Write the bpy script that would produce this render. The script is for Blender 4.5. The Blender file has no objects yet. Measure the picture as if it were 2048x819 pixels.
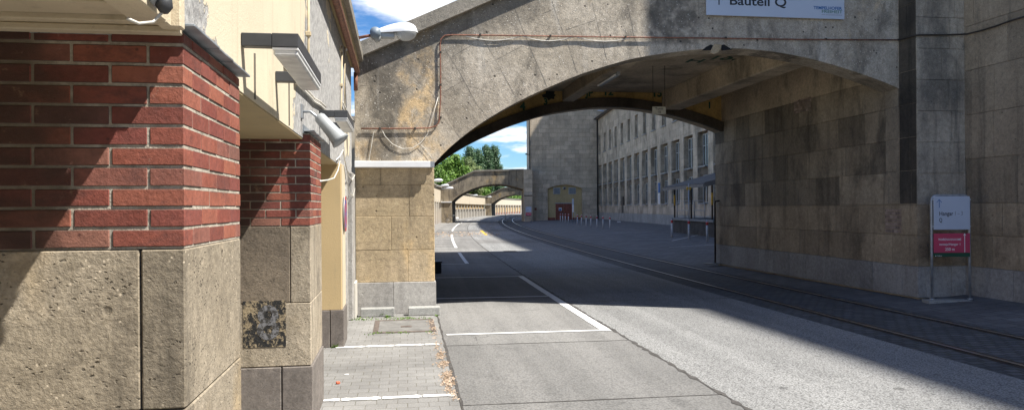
import bpy, math, random
from mathutils import Vector, Matrix
random.seed(11)
SC = bpy.context.scene
COL = SC.collection
R = math.radians
CAM_H = 1.88
FPX = 1520.0

# ------------------------------------------------------------------ camera
cam_d = bpy.data.cameras.new("camera")
cam = bpy.data.objects.new("camera", cam_d)
COL.objects.link(cam)
cam_d.sensor_width = 36.0
cam_d.lens = 36.0 * FPX / 2048.0
cam_d.shift_y = 5.3 / 2048.0
cam_d.clip_start = 0.05
cam_d.clip_end = 6000
cam.matrix_world = Matrix.Translation((0, 0, CAM_H)) @ Matrix.Rotation(R(90), 4, 'X') @ Matrix.Rotation(R(-0.4), 4, 'Z')
SC.camera = cam

def ray(px, py):
    """direction in the world of a point of the 2048 px wide photograph (used to read positions off known planes)"""
    a = R(0.4)
    x, y = px - 1024.0, 409.5 + 5.3 - py
    return Vector((x * math.cos(a) + y * math.sin(a), FPX, -x * math.sin(a) + y * math.cos(a)))

# ------------------------------------------------------------------ frames along the street
def Xw(s):
    return -0.75 - 0.15 * s + 0.00066 * s * s if s < 300 else -0.75 - 45 + 59.4 + (s - 300) * 0.246
def curve(off, s, h=0.0):
    th = math.atan(-(-0.15 + 0.00132 * min(s, 300)))
    return Vector((Xw(s) + off * math.cos(th), s + off * math.sin(th), h))

class Frame:
    def __init__(self, o, th):
        self.o = Vector(o)
        self.U = Vector((math.cos(th), math.sin(th), 0))
        self.V = Vector((-math.sin(th), math.cos(th), 0))
        self.th = th
    def p(self, u, v, h):
        return self.o + self.U * u + self.V * v + Vector((0, 0, h))
    def hit(self, px, py, u=None, v=None, h=None):
        """meet the view ray with a plane of this frame; returns (u, v, h)"""
        d = ray(px, py)
        c = Vector((0, 0, CAM_H)) - self.o
        if v is not None: t = (v - c.dot(self.V)) / d.dot(self.V)
        elif u is not None: t = (u - c.dot(self.U)) / d.dot(self.U)
        else: t = (h - c.z) / d.z
        q = c + d * t
        return (q.dot(self.U), q.dot(self.V), q.z)
TH0 = math.atan(0.1507)
N = Frame((-0.75, 0, 0), TH0)
def FR(s):
    return Frame((Xw(s), s, 0), math.atan(-(-0.15 + 0.00132 * s)))
WORLD = Frame((0, 0, 0), 0.0)

# ------------------------------------------------------------------ scene graph helpers
def tagit(o, label=None, cat=None, group=None, kind=None):
    if label: o['label'] = label
    if cat: o['category'] = cat
    if group: o['group'] = group
    if kind: o['kind'] = kind
    return o
def thing(name, label, cat, loc=(0, 0, 0), group=None, rz=0.0):
    o = bpy.data.objects.new(name, None)
    COL.objects.link(o)
    o.location = loc
    o.rotation_euler = (0, 0, rz)
    o.empty_display_size = 0.2
    return tagit(o, label, cat, group)
def root_of(o):
    while o.parent: o = o.parent
    return o
def children(o):
    return [c for c in COL.objects if c.parent == o]
def copy_tree(o, parent=None):
    kids = children(o)
    c = o.copy()
    COL.objects.link(c)
    c.parent = parent
    for k in kids:
        copy_tree(k, c)
    return c

class M:
    """collects faces; build() links them as one mesh object"""
    def __init__(self):
        self.v, self.f, self.m, self.uv, self.sm = [], [], [], [], []
        self.mi = 0
        self.smooth = False
    def add(self, pts, faces, uvs=None):
        b = len(self.v)
        self.v += [Vector(p) for p in pts]
        for i, f in enumerate(faces):
            self.f.append([b + k for k in f])
            self.m.append(self.mi)
            self.sm.append(self.smooth)
            self.uv.append(uvs[i] if uvs else None)
    def quad(self, a, b, c, d, uv=None):
        self.add([a, b, c, d], [(0, 1, 2, 3)], [uv] if uv else None)
    def box(self, fr, u0, u1, v0, v1, h0, h1, skip=''):
        P = [fr.p(u, v, h) for h in (h0, h1) for v in (v0, v1) for u in (u0, u1)]
        F = {'b': (0, 2, 3, 1), 't': (4, 5, 7, 6), 'f': (0, 1, 5, 4), 'k': (2, 6, 7, 3), 'l': (0, 4, 6, 2), 'r': (1, 3, 7, 5)}
        self.add(P, [F[k] for k in F if k not in skip])
    def bbox(self, fr, u0, u1, v0, v1, h0, h1, c=0.006):
        """box with chamfered edges"""
        import itertools
        pts = []; idx = {}
        rng = ((u0, u1), (v0, v1), (h0, h1))
        for corner in itertools.product((0, 1), repeat=3):
            for ax in range(3):
                q = []
                for k in range(3):
                    w = rng[k][corner[k]]
                    if k != ax: w += c if corner[k] == 0 else -c
                    q.append(w)
                idx[(corner, ax)] = len(pts)
                pts.append(fr.p(*q))
        faces = []
        for ax in range(3):
            o = [k for k in range(3) if k != ax]
            for side in (0, 1):
                cs = []
                for a, b in ((0, 0), (1, 0), (1, 1), (0, 1)):
                    c3 = [0, 0, 0]; c3[ax] = side; c3[o[0]] = a; c3[o[1]] = b
                    cs.append(idx[(tuple(c3), ax)])
                faces.append(cs)
        for ax in range(3):           # edges along ax
            o = [k for k in range(3) if k != ax]
            for a in (0, 1):
                for b in (0, 1):
                    c0 = [0, 0, 0]; c0[o[0]] = a; c0[o[1]] = b
                    c1 = list(c0); c1[ax] = 1
                    faces.append([idx[(tuple(c0), o[0])], idx[(tuple(c1), o[0])], idx[(tuple(c1), o[1])], idx[(tuple(c0), o[1])]])
        for corner in itertools.product((0, 1), repeat=3):
            faces.append([idx[(corner, 0)], idx[(corner, 1)], idx[(corner, 2)]])
        ctr = fr.p((u0 + u1) / 2, (v0 + v1) / 2, (h0 + h1) / 2)
        out = []
        for f in faces:
            p = [pts[i] for i in f]
            n = (p[1] - p[0]).cross(p[2] - p[0])
            m = sum(p, Vector()) / len(p)
            out.append(f if n.dot(m - ctr) > 0 else f[::-1])
        self.add(pts, out)
    def prism(self, fr, prof, v0, v1, caps=True):
        """extrude a (u,h) outline along v"""
        n = len(prof)
        P = [fr.p(u, v0, h) for u, h in prof] + [fr.p(u, v1, h) for u, h in prof]
        F = [(i, (i + 1) % n, n + (i + 1) % n, n + i) for i in range(n)]
        if caps: F += [tuple(range(n))[::-1], tuple(range(n, 2 * n))]
        self.add(P, F)
    def tube(self, pts, r, n=8, caps=True):
        pts = [Vector(p) for p in pts]
        rr = r if isinstance(r, (list, tuple)) else [r] * len(pts)
        rings = []
        up = None
        for i, p in enumerate(pts):
            d = (pts[min(i + 1, len(pts) - 1)] - pts[max(i - 1, 0)]).normalized()
            if up is None:
                up = Vector((0, 0, 1)) if abs(d.z) < .9 else Vector((1, 0, 0))
            a = (up - d * up.dot(d)).normalized()
            up = a
            b = d.cross(a)
            rings.append([p + (a * math.cos(2 * math.pi * k / n) + b * math.sin(2 * math.pi * k / n)) * rr[i] for k in range(n)])
        P = [q for rg in rings for q in rg]
        F = []
        for i in range(len(pts) - 1):
            for k in range(n):
                F.append((i * n + k, i * n + (k + 1) % n, (i + 1) * n + (k + 1) % n, (i + 1) * n + k))
        if caps:
            F.append(tuple(range(n))[::-1]); F.append(tuple(range((len(pts) - 1) * n, len(pts) * n)))
        s = self.smooth; self.smooth = True
        self.add(P, F)
        self.smooth = s
    def build(self, name, mats, parent=None, bevel=0, recalc=False):
        me = bpy.data.meshes.new(name)
        base = Matrix.Identity(4)
        if parent is not None:
            r = root_of(parent)
            base = (Matrix.Translation(r.location) @ r.rotation_euler.to_matrix().to_4x4()).inverted()
        me.from_pydata([base @ v for v in self.v], [], self.f)
        if not isinstance(mats, (list, tuple)): mats = [mats]
        for m in mats: me.materials.append(m)
        uvl = me.uv_layers.new(name="UVMap")
        for i, p in enumerate(me.polygons):
            p.material_index = self.m[i]
            p.use_smooth = self.sm[i]
            if self.uv[i]:
                for k, li in enumerate(p.loop_indices): uvl.data[li].uv = self.uv[i][k]
            else:
                P = [self.v[k] for k in self.f[i]]
                n = Vector()
                for k in range(len(P)):
                    a, b = P[k], P[(k + 1) % len(P)]
                    n += Vector(((a.y - b.y) * (a.z + b.z), (a.z - b.z) * (a.x + b.x), (a.x - b.x) * (a.y + b.y)))
                if n.length > 0: n.normalize()
                if abs(n.z) > .7:
                    for k, li in enumerate(p.loop_indices): uvl.data[li].uv = (P[k].x, P[k].y)
                else:
                    t = Vector((-n.y, n.x, 0)).normalized()
                    for k, li in enumerate(p.loop_indices): uvl.data[li].uv = (P[k].dot(t), P[k].z)
        me.validate(clean_customdata=False)
        o = bpy.data.objects.new(name, me)
        COL.objects.link(o)
        if parent is not None: o.parent = parent
        return o

def build_each(self, name, mats, parent=None):
    """one object per connected piece"""
    start = 0
    groups = []
    for i, f in enumerate(self.f):
        mn = min(f)
        if groups and mn <= groups[-1][1]:
            groups[-1][0].append(i); groups[-1][1] = max(groups[-1][1], max(f))
        else: groups.append([[i], max(f)])
    for fs, _ in groups:
        ids = sorted({k for i in fs for k in self.f[i]}); mp = {k: n for n, k in enumerate(ids)}
        q = M(); q.v = [self.v[k] for k in ids]
        for i in fs:
            q.f.append([mp[k] for k in self.f[i]]); q.m.append(self.m[i]); q.sm.append(self.sm[i]); q.uv.append(self.uv[i])
        q.build(name, mats, parent)
M.build_each = build_each

def struct(name, m, mats):
    return tagit(m.build(name, mats), kind='structure')

# ------------------------------------------------------------------ node helpers
class NT:
    def __init__(self, name):
        self.mat = bpy.data.materials.new(name)
        self.mat.use_nodes = True
        self.t = self.mat.node_tree
        self.t.nodes.clear()
        self.out = self.t.nodes.new('ShaderNodeOutputMaterial')
        self.b = self.t.nodes.new('ShaderNodeBsdfPrincipled')
        self.t.links.new(self.b.outputs[0], self.out.inputs[0])
    def n(self, typ, ins=None, **kw):
        nd = self.t.nodes.new('ShaderNode' + typ)
        for k, v in kw.items(): setattr(nd, k, v)
        for k, v in (ins or {}).items(): self.set(nd.inputs[k], v)
        return nd
    def set(self, sock, v):
        if isinstance(v, bpy.types.NodeSocket): self.t.links.new(v, sock)
        elif isinstance(v, bpy.types.Node): self.t.links.new(v.outputs[0], sock)
        else:
            if isinstance(v, (tuple, list)) and len(v) == 3 and sock.type == 'RGBA': v = (*v, 1)
            sock.default_value = v
    def pos(self):
        return self.n('NewGeometry').outputs['Position']
    def uv(self):
        return self.n('UVMap', uv_map='UVMap').outputs[0]
    def island(self):
        return self.n('NewGeometry').outputs['Random Per Island']
    def mapv(self, v, scale=(1, 1, 1), loc=(0, 0, 0), rot=(0, 0, 0)):
        return self.n('Mapping', {'Vector': v, 'Scale': scale, 'Location': loc, 'Rotation': rot}).outputs[0]
    def noise(self, v, s, detail=4, rough=.55, dist=0):
        return self.n('TexNoise', {'Vector': v, 'Scale': s, 'Detail': detail, 'Roughness': rough, 'Distortion': dist}).outputs[0]
    def voro(self, v, s, feature='F1', out=0, rnd=1.0):
        return self.n('TexVoronoi', {'Vector': v, 'Scale': s, 'Randomness': rnd}, feature=feature).outputs[out]
    def ramp(self, f, stops, interp='LINEAR'):
        r = self.n('ValToRGB', {'Fac': f})
        cr = r.color_ramp
        cr.interpolation = interp
        while len(cr.elements) < len(stops): cr.elements.new(.5)
        for e, (p, c) in zip(cr.elements, stops):
            e.position = p
            e.color = (c, c, c, 1) if not isinstance(c, (tuple, list)) else (*c[:3], 1)
        return r.outputs[0]
    def step(self, f, a, b):
        return self.n('MapRange', {'Value': f, 'From Min': a, 'From Max': b}, interpolation_type='SMOOTHSTEP').outputs[0]
    def mix(self, f, a, b, mode='MIX'):
        m = self.n('Mix', data_type='RGBA', blend_type=mode)
        self.set(m.inputs[0], f); self.set(m.inputs[6], a); self.set(m.inputs[7], b)
        return m.outputs[2]
    def math(self, op, a, b=0.0, clamp=False):
        m = self.n('Math', operation=op, use_clamp=clamp)
        self.set(m.inputs[0], a); self.set(m.inputs[1], b)
        return m.outputs[0]
    def sep(self, v):
        return self.n('SeparateXYZ', {'Vector': v}).outputs
    def bump(self, h, strength=.5, dist=.01, normal=None):
        d = {'Height': h, 'Strength': strength, 'Distance': dist}
        if normal is not None: d['Normal'] = normal
        return self.n('Bump', d).outputs[0]
    def done(self, col, rough=.9, normal=None, metal=0, spec=None):
        self.set(self.b.inputs['Base Color'], col)
        self.set(self.b.inputs['Roughness'], rough)
        self.set(self.b.inputs['Metallic'], metal)
        if spec is not None: self.set(self.b.inputs['Specular IOR Level'], spec)
        if normal is not None: self.set(self.b.inputs['Normal'], normal)
        return self.mat

def plain(name, col, rough=.6, metal=0, var=.12, scale=6, bump=.0):
    t = NT(name)
    p = t.pos()
    n = t.noise(p, scale, 5, .6)
    c = t.mix(t.step(n, .3, .7), tuple(x * (1 - var) for x in col), tuple(min(1, x * (1 + var)) for x in col))
    nm = t.bump(t.noise(p, scale * 12, 3), bump, .004) if bump else None
    return t.done(c, rough, nm, metal)

def stonemat(name, c0, c1, dark, island=.25, pit=1.0, stain=.6, s=1.0, streak=.5, rough=.92, tan=None, lichen=0, bumpd=.012, blocks=None, chip=.5, bigpit=1.0):
    """porous stone: broad colour drift, dark weather stains, vertical run marks, pits and pale grains"""
    t = NT(name)
    p = t.pos()
    c = t.mix(t.step(t.noise(p, .9 * s, 5, .6), .35, .65), c0, c1)
    if tan: c = t.mix(t.step(t.noise(t.mapv(p, (1, 1, .7), (3.1, 7.7, 1.3)), .75 * s, 5, .62), .53, .68), c, tan)
    h = None
    if blocks:
        bw, bh, mort, joint = blocks
        br = t.n('TexBrick', {'Vector': t.uv(), 'Color1': (.82, .82, .82), 'Color2': (1.12, 1.12, 1.12), 'Mortar': joint, 'Scale': 1.0, 'Mortar Size': mort,
                              'Mortar Smooth': .1, 'Brick Width': bw, 'Row Height': bh, 'Bias': 0.0}, offset=.5)
        c = t.mix(1.0, c, br.outputs[0], 'MULTIPLY')
        h = t.math('MULTIPLY', br.outputs[1], -1.5)
    if island:
        isl = t.island()
        c = t.mix(1.0, c, t.ramp(isl, [(0, 1 - island), (.5, 1.0), (1, 1 + island)]), 'MULTIPLY')
    if stain:
        st = t.step(t.noise(t.mapv(p, (1, 1, .55), (9, 2, 5)), .8 * s, 7, .68, .3), .47, .68)
        c = t.mix(t.math('MULTIPLY', st, stain), c, dark)
    if streak:
        sk = t.step(t.noise(t.mapv(p, (3.2, 3.2, .22)), 1.5 * s, 5, .6), .5, .72)
        c = t.mix(t.math('MULTIPLY', sk, streak), c, dark)
    fine = t.noise(p, 55, 6, .72)
    c = t.mix(1.0, c, t.ramp(fine, [(.25, .62), (.5, 1.0), (.75, 1.36)]), 'MULTIPLY')
    mid = t.noise(p, 14, 5, .65)
    c = t.mix(1.0, c, t.ramp(mid, [(.3, .78), (.5, 1.0), (.7, 1.18)]), 'MULTIPLY')
    hh = t.math('ADD', t.math('MULTIPLY', fine, .45), t.math('MULTIPLY', mid, .6))
    if pit:
        pd = t.n('VectorMath', {0: t.mapv(p, (1, 1, 1.5)), 1: t.n('VectorMath', {0: t.n('TexNoise', {'Vector': p, 'Scale': 38.0, 'Detail': 4}).outputs[1], 1: (.035, .035, .035)}, operation='MULTIPLY').outputs[0]}, operation='ADD').outputs[0]
        v = t.voro(pd, 36)
        msk = t.noise(p, 9, 2)
        pm = t.math('MULTIPLY', t.step(v, .27, .13), t.step(msk, .47, .62))
        c = t.mix(t.math('MULTIPLY', pm, min(1, .8 * pit)), c, tuple(x * .25 for x in c0))
        hh = t.math('SUBTRACT', hh, t.math('MULTIPLY', pm, .8))
        big = t.math('MULTIPLY', t.step(t.voro(p, 5.5), .12, .07), t.step(t.noise(p, 3.1, 2), .5, .58))
        big = t.math('MULTIPLY', big, bigpit)
        c = t.mix(t.math('MULTIPLY', big, min(1, pit)), c, tuple(x * .3 for x in c0))
        hh = t.math('SUBTRACT', hh, t.math('MULTIPLY', big, 1.5))
    if chip:
        ch = t.math('MULTIPLY', t.step(t.voro(t.mapv(p, (1, 1, 1), (4, 4, 4)), 34), .2, .1), t.step(t.noise(p, 6, 2), .45, .6))
        c = t.mix(t.math('MULTIPLY', ch, chip), c, tuple(min(.8, x * 2.0) for x in c1))
    if h is not None: hh = t.math('ADD', hh, h)
    return t.done(c, rough, t.bump(hh, .75, bumpd))

# ------------------------------------------------------------------ materials
MT = {}
MT['stone'] = stonemat('tan_stone', (.44, .35, .22), (.53, .43, .29), (.16, .13, .095), tan=(.60, .43, .22), stain=.55, streak=.3)
MT['pier'] = stonemat('pier_stone', (.38, .295, .18), (.49, .385, .25), (.13, .105, .075), tan=(.64, .46, .24), stain=.7, streak=.4, island=.07, pit=1.0, chip=.7, bumpd=.022)
MT['stone_near'] = stonemat('near_stone', (.285, .238, .172), (.40, .34, .255), (.095, .08, .06), tan=(.43, .33, .20), stain=.85, streak=.6, bumpd=.016, pit=.99, island=.16, bigpit=.3, chip=.75)
MT['facade'] = stonemat('facade_concrete', (.40, .37, .315), (.50, .465, .40), (.13, .12, .10), tan=(.60, .43, .23), stain=.7, streak=.35, island=0, chip=.8, bumpd=.012)
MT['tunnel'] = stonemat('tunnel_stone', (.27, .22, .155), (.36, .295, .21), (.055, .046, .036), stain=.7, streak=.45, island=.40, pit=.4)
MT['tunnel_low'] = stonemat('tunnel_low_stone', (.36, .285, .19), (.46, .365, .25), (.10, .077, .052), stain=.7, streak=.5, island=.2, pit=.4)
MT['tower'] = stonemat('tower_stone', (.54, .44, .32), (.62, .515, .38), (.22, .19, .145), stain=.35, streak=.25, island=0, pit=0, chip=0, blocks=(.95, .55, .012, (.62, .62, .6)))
MT['palace'] = stonemat('office_stone', (.50, .415, .305), (.60, .505, .38), (.09, .075, .055), stain=.55, streak=.7, island=0, pit=0, chip=0, blocks=(1.3, .62, .01, (.7, .7, .7)))
MT['bridge'] = stonemat('bridge_concrete', (.24, .20, .14), (.34, .28, .20), (.06, .053, .043), tan=(.42, .30, .15), stain=.8, streak=.7, island=0, pit=.3, chip=.3)
MT['granite'] = stonemat('granite', (.32, .305, .285), (.40, .385, .36), (.15, .145, .135), stain=.4, streak=.3, island=.12, pit=.2, chip=.3, bumpd=.005)
MT['darkstone'] = stonemat('dark_plinth', (.15, .13, .115), (.20, .175, .155), (.09, .08, .07), stain=.4, streak=.3, island=.1, pit=.3, chip=.3, bumpd=.004)
MT['browndark'] = stonemat('brown_block', (.15, .12, .09), (.21, .17, .125), (.07, .06, .05), stain=.4, streak=.1, island=0, pit=1, chip=.4)
MT['vault'] = stonemat('vault_plaster', (.47, .385, .27), (.60, .50, .36), (.09, .085, .07), stain=.7, streak=0, island=0, pit=0, chip=0, bumpd=.005)
MT['ring'] = stonemat('ring_stone', (.075, .06, .045), (.12, .095, .07), (.03, .027, .02), stain=.7, streak=.4, island=0, pit=0, chip=0)
MT['yellow'] = stonemat('ochre_plaster', (.50, .33, .12), (.60, .41, .16), (.14, .09, .03), stain=.5, streak=.15, island=0, pit=0, chip=0, bumpd=.004)
MT['ochre_niche'] = stonemat('niche_plaster', (.50, .38, .19), (.56, .43, .225), (.3, .2, .08), stain=.2, streak=.2, island=0, pit=0, chip=0, bumpd=.004)
MT['joint'] = plain('dark_joint', (.05, .045, .04), .95)
def mortarmat():
    t = NT('mortar')
    p = t.pos()
    c = t.mix(t.step(t.noise(p, 11, 6, .7), .35, .65), (.26, .23, .185), (.50, .45, .37))
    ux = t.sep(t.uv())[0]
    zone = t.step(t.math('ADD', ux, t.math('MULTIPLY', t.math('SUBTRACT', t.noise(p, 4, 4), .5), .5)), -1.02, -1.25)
    c = t.mix(t.math('MULTIPLY', zone, .72), c, (.13, .105, .07))  # paints the shade of the left part into the mortar colour
    return t.done(c, .95, t.bump(t.noise(p, 90, 4), .7, .006))
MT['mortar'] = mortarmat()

def brickmat():
    t = NT('red_brick')
    p = t.pos()
    isl = t.island()
    c = t.ramp(isl, [(0, (.15, .046, .034)), (.2, (.23, .062, .042)), (.45, (.31, .105, .064)), (.6, (.24, .068, .046)), (.8, (.20, .055, .042)), (.92, (.27, .12, .085)), (1, (.085, .036, .032))])
    c = t.mix(1.0, c, t.ramp(t.noise(p, 30, 6, .7), [(.25, .66), (.5, 1.0), (.8, 1.35)]), 'MULTIPLY')
    soot = t.step(t.noise(t.mapv(p, (1, 1, 2)), 5, 5, .7), .54, .72)
    c = t.mix(t.math('MULTIPLY', soot, .55), c, (.07, .03, .028))
    lime = t.step(t.noise(t.mapv(p, (1, 1, 1), (5, 5, 5)), 22, 6, .8), .62, .75)
    c = t.mix(t.math('MULTIPLY', lime, .55), c, (.42, .33, .26))
    nick = t.math('MULTIPLY', t.step(t.voro(p, 19), .13, .08), t.step(t.noise(p, 6, 3), .48, .6))
    c = t.mix(t.math('MULTIPLY', nick, .8), c, (.09, .03, .025))
    # soot crust and painted shade, with ochre bloom, on the shaded left half
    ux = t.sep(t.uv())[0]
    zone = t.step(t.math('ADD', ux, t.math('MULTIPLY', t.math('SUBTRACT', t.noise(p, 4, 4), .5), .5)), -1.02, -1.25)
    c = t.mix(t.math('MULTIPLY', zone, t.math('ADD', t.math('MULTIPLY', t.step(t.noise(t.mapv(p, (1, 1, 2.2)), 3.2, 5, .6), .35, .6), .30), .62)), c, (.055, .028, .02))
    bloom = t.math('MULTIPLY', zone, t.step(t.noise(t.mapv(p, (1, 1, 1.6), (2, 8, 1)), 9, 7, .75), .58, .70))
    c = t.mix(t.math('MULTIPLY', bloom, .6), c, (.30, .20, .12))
    h = t.noise(p, 60, 5, .7)
    return t.done(c, t.ramp(t.noise(p, 8, 2), [(.3, .5), (.7, .85)]), t.bump(h, .6, .006))
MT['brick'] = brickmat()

def plaster(name, base, patch=True, rough=.9):
    t = NT(name)
    p = t.pos()
    c = t.mix(t.step(t.noise(p, 1.3, 5, .6), .35, .7), tuple(x * .93 for x in base), base)
    sk = t.step(t.noise(t.mapv(p, (4, 4, .3)), 2, 4, .6), .52, .8)
    c = t.mix(t.math('MULTIPLY', sk, .42), c, (.30, .25, .17))
    gb = t.step(t.noise(t.mapv(p, (1, 1, 1), (3, 9, 2)), 3.1, 9, .78), .55, .68)
    c = t.mix(t.math('MULTIPLY', gb, .28), c, (.28, .24, .17))
    sp = t.step(t.noise(p, 42, 5, .8), .60, .70)
    c = t.mix(t.math('MULTIPLY', sp, .25), c, (.2, .17, .12))
    h = t.math('MULTIPLY', t.noise(p, 70, 4, .7), .45)
    if patch:
        # bare render where the paint coat has come away
        y = t.sep(p)[1]
        z = t.sep(p)[2]
        wob = t.math('MULTIPLY', t.math('SUBTRACT', t.noise(p, 2.6, 6, .65), .5), 1.7)
        yy = t.math('ADD', y, wob)
        nb = t.math('ADD', yy, t.math('MULTIPLY', t.math('SUBTRACT', z, 2.6), .75))
        near = t.math('MULTIPLY', t.step(y, 2.48, 2.53), t.step(nb, 3.36, 3.33))
        far = t.math('SUBTRACT', yy, t.math('MULTIPLY', t.math('SUBTRACT', z, 2.7), .75))
        far = t.step(far, 6.0, 6.05)
        isl2 = t.step(t.noise(t.mapv(p, (1, .5, 1), (2, 0, 3)), 1.25, 5, .6), .60, .615)
        far = t.math('MULTIPLY', far, t.math('SUBTRACT', 1.0, isl2))
        m = t.math('MAXIMUM', near, far)
        bn = t.noise(p, 16, 8, .75)
        g = t.mix(t.step(bn, .35, .65), (.25, .245, .24), (.50, .49, .47))
        blk = t.step(t.noise(t.mapv(p, (1.2, 1.2, .5), (1, 1, 1)), 7, 8, .8), .60, .68)
        g = t.mix(t.math('MULTIPLY', blk, .85), g, (.06, .055, .05))
        c = t.mix(m, c, g)
        edge = t.math('MULTIPLY', m, t.math('SUBTRACT', 1.0, m))
        h = t.math('ADD', h, t.math('MULTIPLY', m, t.math('SUBTRACT', t.math('MULTIPLY', bn, 1.6), 1.6)))
    return t.done(c, rough, t.bump(h, .7, .012))
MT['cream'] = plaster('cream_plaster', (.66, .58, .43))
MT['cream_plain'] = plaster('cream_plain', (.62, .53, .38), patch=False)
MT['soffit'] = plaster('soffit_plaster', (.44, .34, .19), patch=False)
MT['ochrewall'] = plaster('ochre_wall', (.56, .42, .225), patch=False)
MT['farwall'] = plaster('far_cream', (.56, .485, .37), patch=False)
MT['faryellow'] = plaster('far_yellow', (.50, .35, .15), patch=False)
MT['whitepost'] = plaster('pale_pilaster', (.56, .53, .47), patch=False)
MT['rough_grey'] = stonemat('bare_render', (.31, .295, .27), (.46, .44, .41), (.12, .11, .10), stain=.6, streak=.5, island=0, pit=1.2, bumpd=.03)

# ground materials
def asphaltmat(name, c0, c1, speck, s=1.0, patches=True, cracks=True, rough=.9, slab=None):
    t = NT(name)
    p = t.pos()
    c = t.mix(t.step(t.noise(p, .28, 5, .6), .35, .65), c0, c1)
    if patches:
        st = t.step(t.noise(t.mapv(p, (1, .35, 1)), .9, 6, .65), .5, .75)
        c = t.mix(t.math('MULTIPLY', st, .35), c, tuple(x * .62 for x in c0))
        wear = t.step(t.noise(t.mapv(p, (1, .2, 1), (7, 3, 0)), 1.1, 5, .6), .55, .8)
        c = t.mix(t.math('MULTIPLY', wear, .3), c, tuple(min(1, x * 1.35) for x in c1))
    lane = t.step(t.noise(t.mapv(t.uv(), (1.7, .06, 1)), 1.0, 4, .6), .42, .62)
    c = t.mix(t.math('MULTIPLY', lane, .38), c, tuple(min(1, x * 1.38) for x in c1))
    blot = t.step(t.noise(t.mapv(p, (1, 1, 1), (31, 7, 0)), 1.7, 8, .78), .54, .66)
    c = t.mix(t.math('MULTIPLY', blot, .30), c, tuple(x * .5 for x in c0))
    oil = t.math('MULTIPLY', t.step(t.voro(t.mapv(p, (1, .8, 1), (2, 9, 0)), 1.1), .09, .03), t.step(t.noise(p, .4, 2), .5, .6))
    c = t.mix(t.math('MULTIPLY', oil, .6), c, (.035, .034, .032))
    gum = t.step(t.voro(t.mapv(p, (1, 1, 1), (5, 1, 0)), 2.3), .035, .025)
    c = t.mix(t.math('MULTIPLY', gum, .6), c, (.42, .42, .41))
    if slab:
        u = t.uv()
        br = t.n('TexBrick', {'Vector': t.mapv(u, (1, 1, 1), (0, slab[1], 0)), 'Color1': (.88, .88, .88), 'Color2': (1.1, 1.1, 1.1), 'Mortar': (1, 1, 1), 'Scale': 1.0,
                              'Mortar Size': .0, 'Brick Width': 40.0, 'Row Height': slab[0]}, offset=0)
        c = t.mix(1.0, c, br.outputs[0], 'MULTIPLY')
    f = t.noise(p, 75 * s, 6, .8)
    c = t.mix(1.0, c, t.ramp(f, [(.3, 1 - speck), (.5, 1.0), (.7, 1 + speck)]), 'MULTIPLY')
    g = t.voro(p, 42 * s)
    c = t.mix(1.0, c, t.ramp(g, [(.1, 1 + speck * .5), (.45, 1.0), (.75, 1 - speck * .9)]), 'MULTIPLY')
    if cracks:
        cr = t.n('TexVoronoi', {'Vector': t.n('VectorMath', {0: p, 1: t.n('TexNoise', {'Vector': p, 'Scale': 1.5, 'Detail': 4}).outputs[1]}, operation='ADD').outputs[0], 'Scale': .22}, feature='DISTANCE_TO_EDGE').outputs[0]
        cm = t.math('MULTIPLY', t.step(cr, .0016, .0005), t.step(t.noise(p, .33, 2), .5, .56))
        c = t.mix(t.math('MULTIPLY', cm, .8), c, tuple(x * .25 for x in c0))
    return t.done(c, rough, t.bump(t.math('ADD', f, t.math('MULTIPLY', g, -.7)), .5, .01))
MT['ground'] = asphaltmat('ground_asphalt', (.14, .14, .135), (.19, .19, .18), .3, cracks=False)
MT['slab'] = asphaltmat('concrete_slabs', (.165, .162, .155), (.21, .205, .195), .28, slab=(5.1, .05))
MT['coarse'] = asphaltmat('coarse_aggregate', (.215, .215, .21), (.26, .26, .253), .58, s=1.3)

def paving(name, bw, bh, c1, c2, mort, joint, wob=.02, off=.5, bumpd=.02, moss=.4):
    t = NT(name)
    p = t.pos()
    u = t.uv()
    wv = t.n('VectorMath', {0: t.n('TexNoise', {'Vector': p, 'Scale': 4.0, 'Detail': 3}).outputs[1], 1: (wob, wob, 0)}, operation='MULTIPLY').outputs[0]
    uu = t.n('VectorMath', {0: u, 1: wv}, operation='ADD').outputs[0]
    br = t.n('TexBrick', {'Vector': uu, 'Color1': c1, 'Color2': c2, 'Mortar': joint, 'Scale': 1.0, 'Mortar Size': mort, 'Mortar Smooth': .3,
                          'Brick Width': bw, 'Row Height': bh, 'Bias': -.1}, offset=off)
    c = br.outputs[0]
    c = t.mix(1.0, c, t.ramp(t.noise(p, .8, 6, .65), [(.3, .72), (.5, 1.0), (.72, 1.28)]), 'MULTIPLY')
    f = t.noise(p, 60, 5, .7)
    c = t.mix(1.0, c, t.ramp(f, [(.3, .75), (.5, 1.0), (.7, 1.25)]), 'MULTIPLY')
    if moss:
        ms = t.math('MULTIPLY', br.outputs[1], t.step(t.noise(p, 5, 4), .5, .7))
        c = t.mix(t.math('MULTIPLY', ms, moss), c, (.09, .10, .03))
        ds = t.step(t.noise(p, 2.2, 6, .7), .6, .75)
        c = t.mix(t.math('MULTIPLY', ds, .35), c, (.36, .33, .27))
    h = t.math('ADD', t.math('MULTIPLY', br.outputs[1], -1.0), t.math('MULTIPLY', f, .35))
    return t.done(c, .88, t.bump(h, .7, bumpd))
MT['pavers'] = paving('interlocking_pavers', .20, .165, (.205, .20, .19), (.24, .235, .225), .0045, (.165, .155, .135), bumpd=.008, wob=.03)
MT['cobble'] = paving('cobbles', .19, .15, (.075, .08, .085), (.13, .13, .135), .018, (.05, .05, .05), bumpd=.03, wob=.05)
MT['plates'] = paving('pavement_plates', .30, .30, (.11, .11, .115), (.16, .16, .16), .012, (.07, .07, .07), bumpd=.015, wob=.02)

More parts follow.
